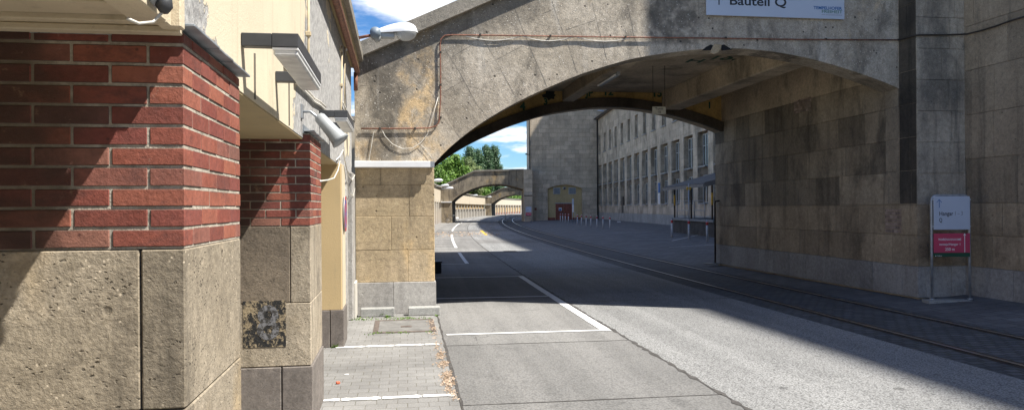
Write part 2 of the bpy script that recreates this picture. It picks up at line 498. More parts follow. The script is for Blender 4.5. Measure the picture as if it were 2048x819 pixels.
def paintmat(name, col, thr=.63, under=(.3, .3, .29)):
    t = NT(name)
    p = t.pos()
    m = t.step(t.noise(p, 14, 7, .75), thr, thr + .06)
    c = t.mix(t.math('MULTIPLY', m, .8), t.mix(t.noise(p, 3, 3), tuple(x * .9 for x in col), col), under)
    return t.done(c, .75, t.bump(t.noise(p, 60, 4), .4, .006))
MT['paint'] = paintmat('road_paint', (.80, .80, .78))
MT['paint_old'] = paintmat('worn_paint', (.62, .62, .6), .5)
MT['paint_yellow'] = paintmat('yellow_paint', (.75, .48, .05))
MT['steel'] = plain('rail_steel', (.62, .60, .58), .28, .9, .1, 4)
MT['groove'] = plain('rail_groove', (.05, .035, .025), .9, 0, .4, 6)
MT['crack'] = plain('crack_filler', (.07, .065, .06), .95, 0, .3, 9)
MT['rustframe'] = plain('rusty_steel_frame', (.12, .095, .08), .8, 0, .35, 14, .4)
MT['finejoint'] = plain('fine_joint', (.17, .155, .13), .95)
MT['lightjoint'] = plain('pale_pointing', (.58, .52, .42), .95)
MT['rust'] = plain('rusty_pipe', (.22, .095, .06), .7, .1, .45, 22, .4)
MT['conduit'] = plain('painted_conduit', (.52, .43, .28), .6, 0, .15, 12)
MT['darkpipe'] = plain('dark_pipe', (.035, .028, .022), .7, 0, .3, 9)
MT['white_metal'] = plain('white_enamel', (.72, .73, .74), .4, 0, .04, 5)
MT['grey_metal'] = plain('grey_enamel', (.34, .36, .37), .45, .1, .08, 5)
MT['galv'] = plain('galvanised_steel', (.36, .38, .40), .45, .6, .15, 9)
MT['lid'] = plain('hatch_lid_concrete', (.175, .17, .16), .9, 0, .22, 5, .5)
MT['lead'] = plain('lead_flashing', (.30, .33, .36), .5, .3, .25, 7, .3)
MT['black'] = plain('black_housing', (.045, .047, .052), .5, 0, .2, 6)
MT['void_shade'] = plain('dark_void', (.01, .01, .01), .9)
MT['diffuser'] = plain('milky_diffuser', (.62, .63, .62), .35, 0, .18, 9)
MT['cable'] = plain('white_cable', (.66, .63, .56), .5)
MT['signblue'] = plain('pale_sign', (.50, .56, .66), .35, 0, .02, 2)
MT['ink'] = plain('sign_ink', (.02, .022, .03), .5)
MT['greyink'] = plain('sign_grey_ink', (.16, .18, .22), .5)
MT['blueink'] = plain('sign_blue_ink', (.02, .13, .36), .5)
MT['navyink'] = plain('sign_navy_ink', (.03, .08, .22), .5)
MT['greenink'] = plain('sign_green_ink', (.09, .22, .16), .5)
MT['pink'] = plain('pink_sign', (.55, .055, .12), .4, 0, .03, 2)
MT['darkgreen'] = plain('dark_green_strip', (.01, .08, .045), .4)
MT['whiteink'] = plain('white_ink', (.8, .8, .8), .5)
MT['red'] = plain('red_band', (.55, .05, .035), .5)
MT['bollard'] = plain('bollard_white', (.48, .50, .52), .55, 0, .15, 10)
MT['door'] = plain('rusty_red_door', (.22, .065, .04), .65, 0, .25, 3)
MT['louvre'] = plain('blue_grey_louvre', (.16, .20, .24), .5)
MT['sheet'] = plain('corrugated_sheet', (.19, .175, .155), .85, 0, .15, 2)
MT['bandyellow'] = plain('yellow_band', (.72, .42, .04), .5)
MT['dockwall'] = plain('dark_dock', (.06, .058, .054), .95, 0, .4, 1.5, .4)  # plain dark wall colour
MT['docktop'] = plain('dock_plate', (.17, .19, .20), .7, 0, .2, 2)
MT['frame'] = plain('window_frame', (.42, .41, .37), .6)
MT['graffiti'] = plain('green_spray', (.008, .075, .04), .6)
MT['sooty'] = plain('black_spray', (.015, .018, .015), .7)
MT['tyre'] = plain('tyre_rubber', (.02, .02, .02), .8)
MT['concrete'] = stonemat('cast_concrete', (.28, .28, .265), (.36, .36, .34), (.2, .2, .19), stain=.4, streak=.1, island=0, pit=.4, chip=.3, bumpd=.004)
MT['coping'] = stonemat('coping_concrete', (.21, .19, .155), (.29, .26, .215), (.09, .085, .07), stain=.6, streak=.1, island=0, pit=1, chip=.8, bumpd=.02)
MT['bark'] = plain('bark', (.10, .075, .05), .95, 0, .3, 9, .8)
MT['orange'] = plain('orange_litter', (.6, .12, .05), .6)
MT['litter_white'] = plain('paper_litter', (.75, .75, .73), .7)
def glassmat():
    t = NT('old_glass')
    p = t.pos()
    c = t.mix(t.step(t.noise(p, .8, 3), .4, .6), (.015, .016, .018), (.05, .06, .07))
    return t.done(c, .12, None, 0, .7)
MT['glass'] = glassmat()
def lensmat():
    t = NT('clear_bowl')
    t.b.inputs['Transmission Weight'].default_value = .75
    return t.done((.85, .87, .87), .12)
MT['bowl'] = lensmat()
def leafmat(name, a, b, tr=.35):
    t = NT(name)
    isl = t.island()
    c = t.mix(isl, a, b)
    t.set(t.b.inputs['Base Color'], c)
    t.b.inputs['Roughness'].default_value = .6
    tl = t.n('BsdfTranslucent', {'Color': c})
    mx = t.n('MixShader', {0: tr, 1: t.b.outputs[0], 2: tl.outputs[0]})
    t.t.links.new(mx.outputs[0], t.out.inputs[0])
    return t.mat
MT['leaf_bright'] = leafmat('bright_leaves', (.08, .17, .022), (.20, .34, .06), .4)
MT['leaf_dark'] = leafmat('poplar_leaves', (.045, .10, .04), (.10, .18, .075), .3)
MT['leaf_pale'] = leafmat('pale_leaves', (.14, .20, .06), (.26, .32, .13), .35)
MT['weed'] = leafmat('weed_leaves', (.08, .16, .02), (.16, .26, .05), .3)
MT['dryleaf'] = leafmat('dry_leaves', (.30, .21, .14), (.50, .38, .27), .1)

# ------------------------------------------------------------------ text
def text(s, size, o, right, up, mat, parent, name, bold=0.0, align='LEFT', width=None, thick=0.0015):
    cu = bpy.data.curves.new('txt', 'FONT')
    cu.body = s; cu.size = size; cu.align_x = align; cu.offset = bold
    ob = bpy.data.objects.new('txt', cu)
    COL.objects.link(ob)
    dg = bpy.context.evaluated_depsgraph_get()
    dg.update()
    me = bpy.data.meshes.new_from_object(ob.evaluated_get(dg))
    vs = [v.co.copy() for v in me.vertices]
    fs = [tuple(p.vertices) for p in me.polygons]
    bpy.data.objects.remove(ob)
    bpy.data.curves.remove(cu)
    w = max(v.x for v in vs) - min(v.x for v in vs)
    k = (width / w) if width else 1.0
    right = Vector(right).normalized(); up = Vector(up).normalized()
    nrm = right.cross(up)
    m = M()
    m.add([Vector(o) + right * v.x * k + up * v.y + nrm * thick for v in vs], fs)
    return m.build(name, mat, parent)

def facademat():
    """arch front: aggregate concrete with its own weather marks (run-off bands, bleached joints, ochre stone showing)"""
    t = NT('arch_front_concrete')
    p = t.pos()
    uv = t.sep(t.uv())
    u = t.math('ADD', uv[0], .742); h = uv[1]
    w1 = t.math('MULTIPLY', t.math('SUBTRACT', t.noise(p, 1.6, 6, .62), .5), 1.1)
    w2 = t.math('MULTIPLY', t.math('SUBTRACT', t.noise(t.mapv(p, (1, 1, 1), (5, 5, 5)), 2.2, 6, .65), .5), .9)
    uw = t.math('ADD', u, w1)
    c = t.mix(t.step(t.noise(p, .9, 6, .62), .38, .62), (.36, .31, .24), (.48, .42, .335))
    # slanting block tone bands following the voussoirs
    sl = t.math('ADD', u, t.math('MULTIPLY', h, .52))
    vb = t.n('TexWhiteNoise', {'W': t.math('FLOOR', t.math('MULTIPLY', sl, 1.15))}, noise_dimensions='1D').outputs[0]
    c = t.mix(1.0, c, t.ramp(vb, [(0, .84), (1, 1.14)]), 'MULTIPLY')
    def band(a, b, f=.18):
        return t.math('MULTIPLY', t.step(uw, a - f, a + f), t.step(uw, b + f, b - f))
    tan = t.math('MULTIPLY', t.math('MAXIMUM', band(.85, 1.42, .12), t.math('MULTIPLY', band(.1, 2.0, .3), t.step(t.math('ADD', h, w2), 3.2, 2.9))), t.step(t.noise(p, 2.3, 6, .7), .36, .56))
    c = t.mix(t.math('MULTIPLY', tan, .85), c, (.66, .47, .25))
    tan2 = t.step(t.noise(t.mapv(p, (1, 1, .6), (11, 3, 2)), 1.3, 6, .65), .60, .70)
    c = t.mix(t.math('MULTIPLY', tan2, .5), c, (.60, .45, .27))
    dk = t.math('MULTIPLY', t.math('MAXIMUM', band(.25, .8, .15), t.math('MAXIMUM', t.math('MULTIPLY', band(5.55, 6.35, .06), t.step(h, 4.9, 5.0)), t.math('MULTIPLY', band(4.9, 5.2, .1), .7))), t.step(t.noise(p, 3.0, 7, .72), .34, .56))
    c = t.mix(t.math('MULTIPLY', dk, .8), c, (.10, .09, .075))
    # dark band below the sloping coping
    top = t.math('SUBTRACT', t.math('ADD', 4.5, t.math('MULTIPLY', u, .43)), h)
    so = t.math('MULTIPLY', t.step(t.math('ADD', top, w2), .75, .15), t.step(u, 4.2, 3.0))
    c = t.mix(t.math('MULTIPLY', so, .72), c, (.09, .08, .065))
    st = t.step(t.noise(t.mapv(p, (1.6, 1.6, .6), (9, 2, 5)), .9, 8, .7, .4), .52, .66)
    c = t.mix(t.math('MULTIPLY', st, .62), c, (.10, .09, .072))
    gr = t.step(t.noise(t.mapv(p, (1.3, 1.3, .8), (4, 4, 8)), 3.4, 10, .82), .52, .60)
    c = t.mix(t.math('MULTIPLY', gr, .42), c, (.15, .13, .105))
    sk = t.step(t.noise(t.mapv(p, (3.6, 3.6, .25)), 1.5, 5, .6), .54, .74)
    c = t.mix(t.math('MULTIPLY', sk, .3), c, (.16, .145, .12))
    pale = t.step(t.noise(t.mapv(p, (2.4, 2.4, .35), (1, 7, 3)), 1.2, 5, .6), .58, .74)
    c = t.mix(t.math('MULTIPLY', pale, .35), c, (.66, .62, .55))
    fine = t.noise(p, 48, 6, .8)
    c = t.mix(1.0, c, t.ramp(fine, [(.28, .5), (.5, 1.0), (.72, 1.5)]), 'MULTIPLY')
    mid = t.noise(p, 11, 5, .7)
    c = t.mix(1.0, c, t.ramp(mid, [(.3, .76), (.5, 1.0), (.7, 1.2)]), 'MULTIPLY')
    ch = t.math('MULTIPLY', t.step(t.voro(p, 21), .22, .12), t.step(t.noise(p, 7, 3), .44, .6))
    c = t.mix(t.math('MULTIPLY', ch, .8), c, (.78, .74, .66))
    pit = t.math('MULTIPLY', t.step(t.voro(t.mapv(p, (1, 1, 1), (3, 1, 2)), 5.2), .115, .08), t.step(t.noise(p, 2.1, 3), .46, .52))
    c = t.mix(t.math('MULTIPLY', pit, .9), c, (.04, .035, .03))
    hh = t.math('SUBTRACT', t.math('ADD', t.math('MULTIPLY', fine, .5), t.math('MULTIPLY', mid, .8)), t.math('MULTIPLY', pit, 1.6))
    hh = t.math('ADD', hh, t.math('MULTIPLY', ch, .5))
    return t.done(c, .93, t.bump(hh, .8, .016))
MT['facade'] = facademat()
# ================================================================== GROUND
def ribbon(name, o0, o1, s0, s1, z, mat, step=3.0, nu=1, hf=None, kind='structure', clip=None):
    m = M()
    n = max(1, int((s1 - s0) / step))
    for i in range(n):
        sa, sb = s0 + (s1 - s0) * i / n, s0 + (s1 - s0) * (i + 1) / n
        for k in range(nu):
            a, b = o0 + (o1 - o0) * k / nu, o0 + (o1 - o0) * (k + 1) / nu
            q = [(a, sa), (b, sa), (b, sb), (a, sb)]
            m.quad(*[curve(u, s, (hf(u) if hf else 0) + z) for u, s in q], uv=q)
    return m, name, mat
def gh(off):
    return 0.0 if off < 9.62 else min(.13, (off - 9.62) * .15) + max(0, off - 10.5) * .022
g = M()
g.quad((-2500, -300, -.06), (2500, -300, -.06), (2500, 4000, -.06), (-2500, 4000, -.06))
struct('ground', g, MT['ground'])
def rib(*a, **k):
    m, name, mat = ribbon(*a, **k)
    return struct(name, m, mat)
rib('sidewalk', -3.0, 1.30, -6, 300, .0, MT['pavers'])
rib('parking_slabs', 1.30, 3.90, -6, 300, .001, MT['slab'])
rib('road', 3.90, 7.32, -6, 300, .0, MT['coarse'])
rib('cobbled_track', 7.32, 9.62, -6, 300, .0, MT['cobble'])
rib('yard_paving', 9.62, 26.0, -6, 300, .0, MT['plates'], nu=8, hf=gh)

def mark(name, mat, z=.006):
    m = M()
    return m
# expansion joints between the slabs (thin bitumen lines with a ragged edge)
jm = M()
def wob_strip(m, pts, w, z, jit=.3, shf=.25):
    P = []
    for i, p in enumerate(pts):
        a = pts[max(0, i - 1)]; b = pts[min(len(pts) - 1, i + 1)]
        d = (Vector(b) - Vector(a)); d.z = 0; d.normalize()
        nn = Vector((-d.y, d.x, 0))
        ww = w * (1 + random.uniform(-jit, jit)) / 2
        sh = nn * random.uniform(-shf, shf) * w
        P += [Vector(p) + sh + nn * ww + Vector((0, 0, z)), Vector(p) + sh - nn * ww + Vector((0, 0, z))]
    m.add(P, [(2 * i, 2 * i + 1, 2 * i + 3, 2 * i + 2) for i in range(len(pts) - 1)])
def sline(off, s0, s1, st=.35):
    n = int((s1 - s0) / st)
    return [curve(off, s0 + (s1 - s0) * i / n) for i in range(n + 1)]
def tline(s, o0, o1, st=.3):
    n = max(2, int((o1 - o0) / st))
    return [curve(o0 + (o1 - o0) * i / n, s) for i in range(n + 1)]
wob_strip(jm, sline(3.90, 3, 30, .12), .05, .005, .8)
wob_strip(jm, sline(3.90, 30, 140, 1), .05, .005, .3)
wob_strip(jm, sline(1.30, 3, 30, .2), .03, .005, .5)
for s in (7.05, 10.2, 15.2, 20.4, 25.5, 30.6, 35.7, 40.8, 46, 51, 56, 61, 66, 72, 78, 84, 90):
    wob_strip(jm, tline(s, 1.3, 3.9), .022 if s < 22 else .05, .005, .5)
for s in (14.6, 22.5, 31.5, 41, 50.5, 60, 72, 84):
    wob_strip(jm, tline(s, 3.9, 7.3), .03 if s < 22 else .06, .005, .5)
struct('road_joints', jm, MT['crack'])
# darker and paler repair fields
pm = M()
for (o0, o1, s0, s1) in ((3.95, 7.2, 40, 44.5), (3.95, 7.2, 60, 66), (1.35, 3.85, 46.1, 50.9), (4.0, 7.2, 84, 90)):
    pm.quad(curve(o0, s0, .003), curve(o1, s0, .003), curve(o1, s1, .003), curve(o0, s1, .003), uv=[(o0, s0), (o1, s0), (o1, s1), (o0, s1)])
struct('road_repair_field', pm, MT['slab'])

# painted markings
def painted(name, label, quads, mat=MT['paint'], ragged=.004):
    m = M()
    for (a, b, w) in quads:
        n = max(2, int((b - a).length / .22))
        wob_strip(m, [a.lerp(b, i / n) for i in range(n + 1)], w, .009, .04, .015)
    return struct(name, m, mat)
L = []
L.append((curve(1.36, 11.08), curve(3.86, 11.08), .10))
for i in range(8):
    L.append((curve(3.78, 11.1 + i * 1.16), curve(3.78, 11.1 + (i + 1) * 1.16), .15))
for s in (15.6, 20.3, 25.3):
    L.append((curve(1.36, s), curve(3.75 if s < 21 else 2.6, s), .10))
painted('parking_marking', '', L)
L = []
for (a, b) in ((25.3, 31.6), (35.6, 54), (62, 76), (77, 91), (96, 124), (130, 160)):
    n = int((b - a) / 3) + 1
    for i in range(n):
        L.append((curve(2.62, a + (b - a) * i / n), curve(2.62, a + (b - a) * (i + 1) / n), .13))
for s in (35.6, 41.0, 46, 51.5):
    L.append((curve(1.3, s), curve(2.6, s), .11))
painted('lane_marking', '', L)
painted('bay_marking', '', [(curve(5.0, 52.0), curve(5.0, 63), .20)], MT['paint_yellow'])
# lines across the pavers: broken along the stones
L = []
for s in (7.46, 10.32):
    u = -.62 if s < 8 else -.1
    while u < 1.26:
        L.append((N.p(u, s * 1.011 + .0, 0), N.p(min(u + .385, 1.3), s * 1.011, 0), .062))
        u += .40
m = M()
for a, b, w in L:
    d = (b - a)
    pts = [a + d * k for k in (0, .04, .12, .25, .5, .75, .88, .96, 1)]
    ww = [.55, .8, .95, .7, .78, .72, 1, .8, .5]
    nn = Vector((-d.y, d.x, 0)).normalized()
    P = []
    for p, k in zip(pts, ww):
        k *= random.uniform(.85, 1.15)
        P += [p + nn * w * k + Vector((0, 0, .007)), p - nn * w * k + Vector((0, 0, .007))]
    m.add(P, [(2 * i, 2 * i + 1, 2 * i + 3, 2 * i + 2) for i in range(8)])
struct('sidewalk_marking', m, MT['paint'])
# faint lines in the yard
painted('yard_marking', '', [(curve(11.5, 31, gh(11.5)), curve(18, 33, gh(18)), .10), (curve(13.2, 36, gh(13.2)), curve(18, 44, gh(18)), .10),
        (curve(10.5, 47, gh(10.5)), curve(16, 49, gh(16)), .08)], MT['paint_old'])

# rails: two grooved rails sunk in the cobbles
for off in (7.86, 9.30):
    m = M()
    n = 260
    P = [(curve(off, -6 + i * 1.15)) for i in range(n)]
    def st(o0, o1, z, mi):
        m.mi = mi
        V_ = []
        for i in range(n):
            V_ += [curve(off + o0, -6 + i * 1.15, z), curve(off + o1, -6 + i * 1.15, z)]
        m.add(V_, [(2 * i, 2 * i + 1, 2 * i + 3, 2 * i + 2) for i in range(n - 1)])
    st(-.10, .13, .004, 1)
    st(-.035, .03, .014, 0)
    m.mi = 0
    rl = m.build('rail', [MT['steel'], MT['groove']])
    tagit(rl, 'worn steel rail in the cobbles, %s' % ('beside the pale road surface' if off < 8 else 'nearer the dark stone passage wall'), 'rail', 'rails of the disused track')

# hatch, drain
t = thing('access_hatch', 'square concrete access hatch with rusty steel frame in the paving before the pier', 'hatch', N.p(.7, 12.1, 0))
a0, b0 = .42, 1.27
m = M(); m.box(N, .44, 1.24, 11.62, 12.75, 0, .008, 'b'); m.build('lid', MT['lid'], t)
m = M()
for (u0, u1, v0, v1) in ((.36, .44, 11.52, 12.85), (1.24, 1.32, 11.52, 12.85), (.44, 1.24, 11.52, 11.62), (.44, 1.24, 12.75, 12.85)):
    m.box(N, u0, u1, v0, v1, 0, .010, 'b')
m.build('frame', MT['rustframe'], t)
m = M(); m.box(N, .78, .95, 12.0, 12.14, .008, .013, 'b'); m.build('grip_plate', MT['rustframe'], t)
t = thing('drain_grate', 'narrow dark drain grate in the sunlit road beyond the near arch', 'drain', curve(5.0, 32))
m = M(); q = [curve(o, s, .010) for o, s in ((4.55, 31.8), (5.1, 31.8), (5.1, 32.5), (4.55, 32.5))]; m.quad(*q); m.build('grate', MT['groove'], t)
m = M()
for k in range(6):
    o = 4.6 + k * .085
    m.quad(curve(o, 31.85, .016), curve(o + .04, 31.85, .016), curve(o + .04, 32.45, .016), curve(o, 32.45, .016))
m.build('bars', MT['darkpipe'], t)

# ================================================================== NEAR LEFT: arcade building
arc = thing('arcade_building', 'long cream rendered arcade wall with brick pillars and peeling grey patches beside the paving', 'building', N.p(-.5, 6, 0))

def brick_block(name, fr, u0, u1, v0, v1, h0, h1, parent, jit=.0016):
    """corner pillar of real bricks: front face (v0, towards the street entrance), right face (u1)"""
    ch = .0715; bh = .0608; L1 = .24; Hd = .115; J = .0095
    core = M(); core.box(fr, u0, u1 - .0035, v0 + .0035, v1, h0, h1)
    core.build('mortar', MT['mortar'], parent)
    m = M()
    h = h0 + .006
    r = 0
    J2 = lambda: random.uniform(-jit, jit)
    while h + bh * .6 < h1:
        top = min(h + bh, h1 - .002)
        c = random.uniform(.002, .0035)
        # side face (along v) : first element is the end of the front course
        if r % 2 == 0:
            first_front, first_side = L1, Hd
        else:
            first_front, first_side = Hd, L1
        # corner brick
        m.bbox(fr, u1 - first_front, u1 + J2(), v0 + J2(), v0 + first_side, h + J2(), top + J2(), c)
        u = u1 - first_front - J
        while u > u0 + .02:
            w = L1 if random.random() < .9 or r % 2 else L1
            a = max(u - w, u0)
            m.bbox(fr, a, u, v0 + J2(), v0 + .05, h + J2() * .7, top + J2() * .7, c)
            u = a - J
        v = v0 + first_side + J
        while v < v1 - .02:
            b = min(v + L1, v1)
            m.bbox(fr, u1 - .05, u1 + J2(), v, b, h + J2() * .7, top + J2() * .7, c)
            v = b + J
        h += ch
        r += 1
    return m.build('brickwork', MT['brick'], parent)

# pillar positions along the wall
def pillar(v0, depth, W, hb, ht, blocks_h, big):
    pl = M()
    # blocks of stone, with open joints over a dark core
    core = M(); core.box(N, -W, -.012, v0 + .012, v0 + depth, 0, hb)
    base = core.build('pillar', MT['joint'], arc)
    st = M(); dk = M()
    for (ha, hb_, splits, kinds) in blocks_h:
        u = 0
        for w, kd in zip(splits, kinds):
            a = max(-W, u - w)
            tgt = dk if kd == 'd' else st
            dep = depth if u == 0 else .12
            if u == 0:
                tgt.bbox(N, a + .003, 0, v0 + random.uniform(-.001, .001), v0 + depth, ha + .002, hb_ - .002, .006)
            else:
                tgt.bbox(N, a + .003, u - .003, v0 + random.uniform(-.001, .002), v0 + dep, ha + .002, hb_ - .002, .005)
            u = a
    st.build('stone_blocks', MT['stone_near'], base)
    if dk.f: dk.build('dark_blocks', MT['browndark'], base)
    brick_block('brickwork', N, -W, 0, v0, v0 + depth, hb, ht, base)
    return base
P1 = N.hit(370, 490, u=0)
v1 = 2.71
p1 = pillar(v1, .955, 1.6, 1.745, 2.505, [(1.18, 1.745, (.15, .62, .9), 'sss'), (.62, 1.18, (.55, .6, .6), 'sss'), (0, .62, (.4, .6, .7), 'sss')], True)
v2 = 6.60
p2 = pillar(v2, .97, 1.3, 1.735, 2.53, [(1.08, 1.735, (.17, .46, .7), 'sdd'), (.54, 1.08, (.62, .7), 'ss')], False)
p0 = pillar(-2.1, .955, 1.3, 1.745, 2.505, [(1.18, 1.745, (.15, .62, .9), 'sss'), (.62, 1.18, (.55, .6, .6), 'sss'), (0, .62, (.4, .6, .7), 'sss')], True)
m = M()
m.bbox(N, -.24, .012, v2 - .012, v2 + .98, 0, .535, .006)
m.bbox(N, -.62, -.25, v2 - .012, v2 + .15, 0, .535, .006)
m.bbox(N, -1.3, -.63, v2 - .012, v2 + .15, 0, .535, .006)
m.build('plinth', MT['darkstone'], p2)
# painted number field on pillar 2
t8 = M()
a = N.hit(486, 602, v=v2 - .004); b = N.hit(572, 692, v=v2 - .004)
def numfield():
    t = NT('flaking_black_paint')
    p = t.pos()
    c = t.mix(t.step(t.noise(p, 17, 8, .8), .50, .56), (.02, .02, .02), (.34, .27, .17))
    return t.done(c, .85, t.bump(t.noise(p, 55, 5), .6, .008))
MT['flake'] = numfield()
def flakegrey():
    t = NT('flaking_grey_paint')
    p = t.pos()
    c = t.mix(t.step(t.noise(p, 24, 8, .8), .46, .53), (.20, .20, .21), (.045, .042, .038))
    return t.done(c, .85)
MT['flakegrey'] = flakegrey()
mm = M(); mm.box(N, a[0], b[0], v2 - .0045, v2 + .002, b[2], a[2]); mm.build('painted_field', MT['flake'], p2)
q = N.hit(513, 678, v=v2 - .006)
text('8', .40, N.p(q[0], v2 - .005, q[2] + .004), N.U, (0, 0, 1), MT['flakegrey'], p2, 'painted_number', bold=.008, width=.18)

# pillar 3: rendered
v3 = 10.47
mm = M(); mm.bbox(N, -1.0, -.01, v3, v3 + .62, .50, 2.5, .012)
p3 = mm.build('pillar', MT['ochrewall'], arc)
mm = M(); mm.bbox(N, -.17, .01, v3 - .012, v3 + .66, 0, .505, .006); mm.bbox(N, -1.0, -.18, v3 - .012, v3 + .1, 0, .505, .006); mm.build('plinth', MT['darkstone'], p3)
mm = M(); mm.box(N, -.0095, -.004, v3 + .012, v3 + .60, .52, 2.48); mm.build('painted_side', MT['cream_plain'], p3)
# rough infill wall next to the pier
mm = M()
mm.bbox(N, -1.0, -.16, v3 + .62, 13.65, 0, 2.5, .01)
mm.bbox(N, -.9, -.05, v3 + 1.55, v3 + 1.95, 0, 2.5, .02)
mm.bbox(N, -.9, .0, 12.95, 13.64, 0, 2.5, .02)
rw = mm.build('infill_wall', MT['rough_grey'], arc)
mm = M(); mm.bbox(N, -.10, .03, 13.1, 13.62, 0, .62, .01); mm.build('plinth', MT['whitepost'], rw)

# upper wall (lintel zone) and its soffits
mm = M()
mm.box(N, -1.3, -.055, v1, 13.62, 2.49, 4.42)
mm.box(N, -1.3, -.055, -40, v1 - .002, 2.58, 4.42); mm.box(N, -1.28, -.1, -40, -2.2, 0, 2.58)
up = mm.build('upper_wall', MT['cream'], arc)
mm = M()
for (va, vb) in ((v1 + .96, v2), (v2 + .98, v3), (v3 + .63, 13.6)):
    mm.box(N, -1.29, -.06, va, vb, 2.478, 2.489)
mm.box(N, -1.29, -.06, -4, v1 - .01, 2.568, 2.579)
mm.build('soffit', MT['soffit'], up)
# back walls of the recesses
mm = M(); mm.box(N, -1.45, -1.3, -4, 13.6, 0, 4.4); mm.build('recess_wall', MT['cream_plain'], arc)
# eaves: coping, fascia and rusty gutter
mm = M()
mm.bbox(N, -1.5, .16, -40, 13.55, 4.47, 4.62, .01)
cp = mm.build('coping', MT['coping'], arc)
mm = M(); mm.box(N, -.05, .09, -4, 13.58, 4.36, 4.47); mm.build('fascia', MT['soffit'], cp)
mm = M(); mm.tube([N.p(.055, -4, 4.27), N.p(.055, 13.6, 4.29)], .045, 10)
mm.tube([N.p(.03, 13.5, 4.27), N.p(.03, 13.5, 3.95)], .035, 8)
mm.build('gutter', MT['rust'], cp)
mm = M(); mm.box(N, -6, -1.5, -4, 80, 4.2, 4.4); mm.build('roof', MT['coping'], arc)
# lead flashings over the brick pillars
for v0, dp, ht in ((v1, .955, 2.505), (v2, .97, 2.53)):
    mm = M()
    k = 8
    for i in range(k):
        va, vb = v0 - .03 + (dp + .06) * i / k, v0 - .03 + (dp + .06) * (i + 1) / k
        za = ht + .012 + random.uniform(-.004, .004)
        mm.bbox(N, -.07, .045, va, vb + .004, za, za + .010, .002)
    mm.box(N, -.06, -.045, v0 - .03, v0 + dp + .03, ht, ht + .07)
    mm.build('flashing', MT['lead'], arc)
# timber frame at the head of our bay, against the first pillar
mm = M()
mm.bbox(N, -1.4, -.05, v1 - .10, v1 - .012, 2.515, 2.567, .005)
mm.bbox(N, -1.4, -.075, v1 - .26, v1 - .105, 2.535, 2.567, .004)
mm.bbox(N, -1.4, .0, v1 - .06, v1 - .008, 2.49, 2.514, .004)
mm.bbox(N, -.054, -.012, v1 - .16, v1 - .105, 2.50, 4.2, .004)
mm.bbox(N, -.054, .018, v1 - .104, v1 - .05, 2.50, 4.2, .004)
mm.bbox(N, -1.4, -.055, v1 - .34, v1 - .262, 2.545, 2.567, .004)
mm.build('head_frame', MT['cream_plain'], arc)
mm = M(); mm.bbox(N, -.12, -.01, -1.12, v1 - .165, 2.502, 2.577, .004); mm.build('shadow_edge_frame', MT['cream_plain'], arc)  # frame strip added so the lintel's shadow falls lower on the pillar
# conduits and cables on the wall
def wallpt(px, py, u=-.03):
    q = N.hit(px, py, u=u)
    return N.p(*q)
mm = M()
for pts, r in (([(617, -30), (617, 80), (617, 168)], .011), ([(684, 92), (683, 200), (682, 222)], .012), ([(690, 95), (689, 170), (690, 220)], .009),
               ([(714, 140), (714, 240), (716, 330)], .010), ([(718, 150), (718, 300), (718, 400)], .010)):
    mm.tube([wallpt(x, y) for x, y in pts], r, 6); mm.build('conduit', MT['conduit'], arc); mm = M()
for (x, y) in ((617, 68), (683, 170), (682, 100)):
    q = N.hit(x, y, u=-.03); mm.bbox(N, -.055, -.008, q[1] - .025, q[1] + .025, q[2] - .02, q[2] + .02, .004); mm.build_each('conduit_clip', MT['conduit'], arc); mm = M()
mm = M(); mm.tube([wallpt(x, y, -.035) for x, y in ((577, 136), (572, 128), (582, 138), (594, 144), (605, 142))], .010, 6); mm.build('cable', MT['cable'], arc)
for dy in (0, 7):
    mm = M(); mm.tube([wallpt(x, y + dy, -.035) for x, y in ((592, 158), (606, 172), (622, 188), (628, 196), (640, 203), (652, 214))], .010, 6); mm.build('cable', MT['cable'], arc)
mm = M(); mm.tube([wallpt(x, y, -.03) for x, y in ((686, 205), (694, 224), (706, 240), (716, 254), (722, 257))], .012, 6); mm.build('cable', MT['cable'], arc)
mm = M(); mm.tube([wallpt(x, y, -.0) for x, y in ((672, 320), (680, 312), (686, 300), (690, 322), (697, 352), (704, 360), (712, 345), (716, 320), (719, 306))], .009, 6); mm.build('cable', MT['cable'], arc)
mm = M(); mm.tube([wallpt(x, y, -.0) for x, y in ((640, 362), (655, 360), (668, 356), (676, 340), (680, 322))], .008, 6); mm.build('cable', MT['cable'], arc)
mm = M(); mm.tube([wallpt(x, y, -.0) for x, y in ((688, 330), (692, 360), (700, 386), (706, 392), (711, 372))], .006, 6); mm.build('cable', MT['cable'], arc)
q = N.hit(588, 148, u=-.05)
mm = M(); mm.box(N, -.056, -.050, q[1] - .12, q[1] + .12, q[2] - .02, q[2] + .05); mm.build('opening', MT['void_shade'], arc)  # flat black plate paints the darkness of the hole
mm = M(); mm.bbox(N, -.056, -.03, q[1] - .14, q[1] + .14, q[2] - .035, q[2] - .02, .003); mm.build('opening_sill', MT['rust'], arc)
mm = M(); q = N.hit(510, 190, u=-.05); mm.box(N, -.056, -.045, q[1] - .004, q[1] + .004, 2.5, 2.76); q = N.hit(578, 160, u=-.05); mm.box(N, -.056, -.045, q[1] - .004, q[1] + .004, 2.5, q[2]); mm.build_each('wall_dark_line', MT['finejoint'], arc)  # dark upright strips; the one below the lamp's near end paints a shadow

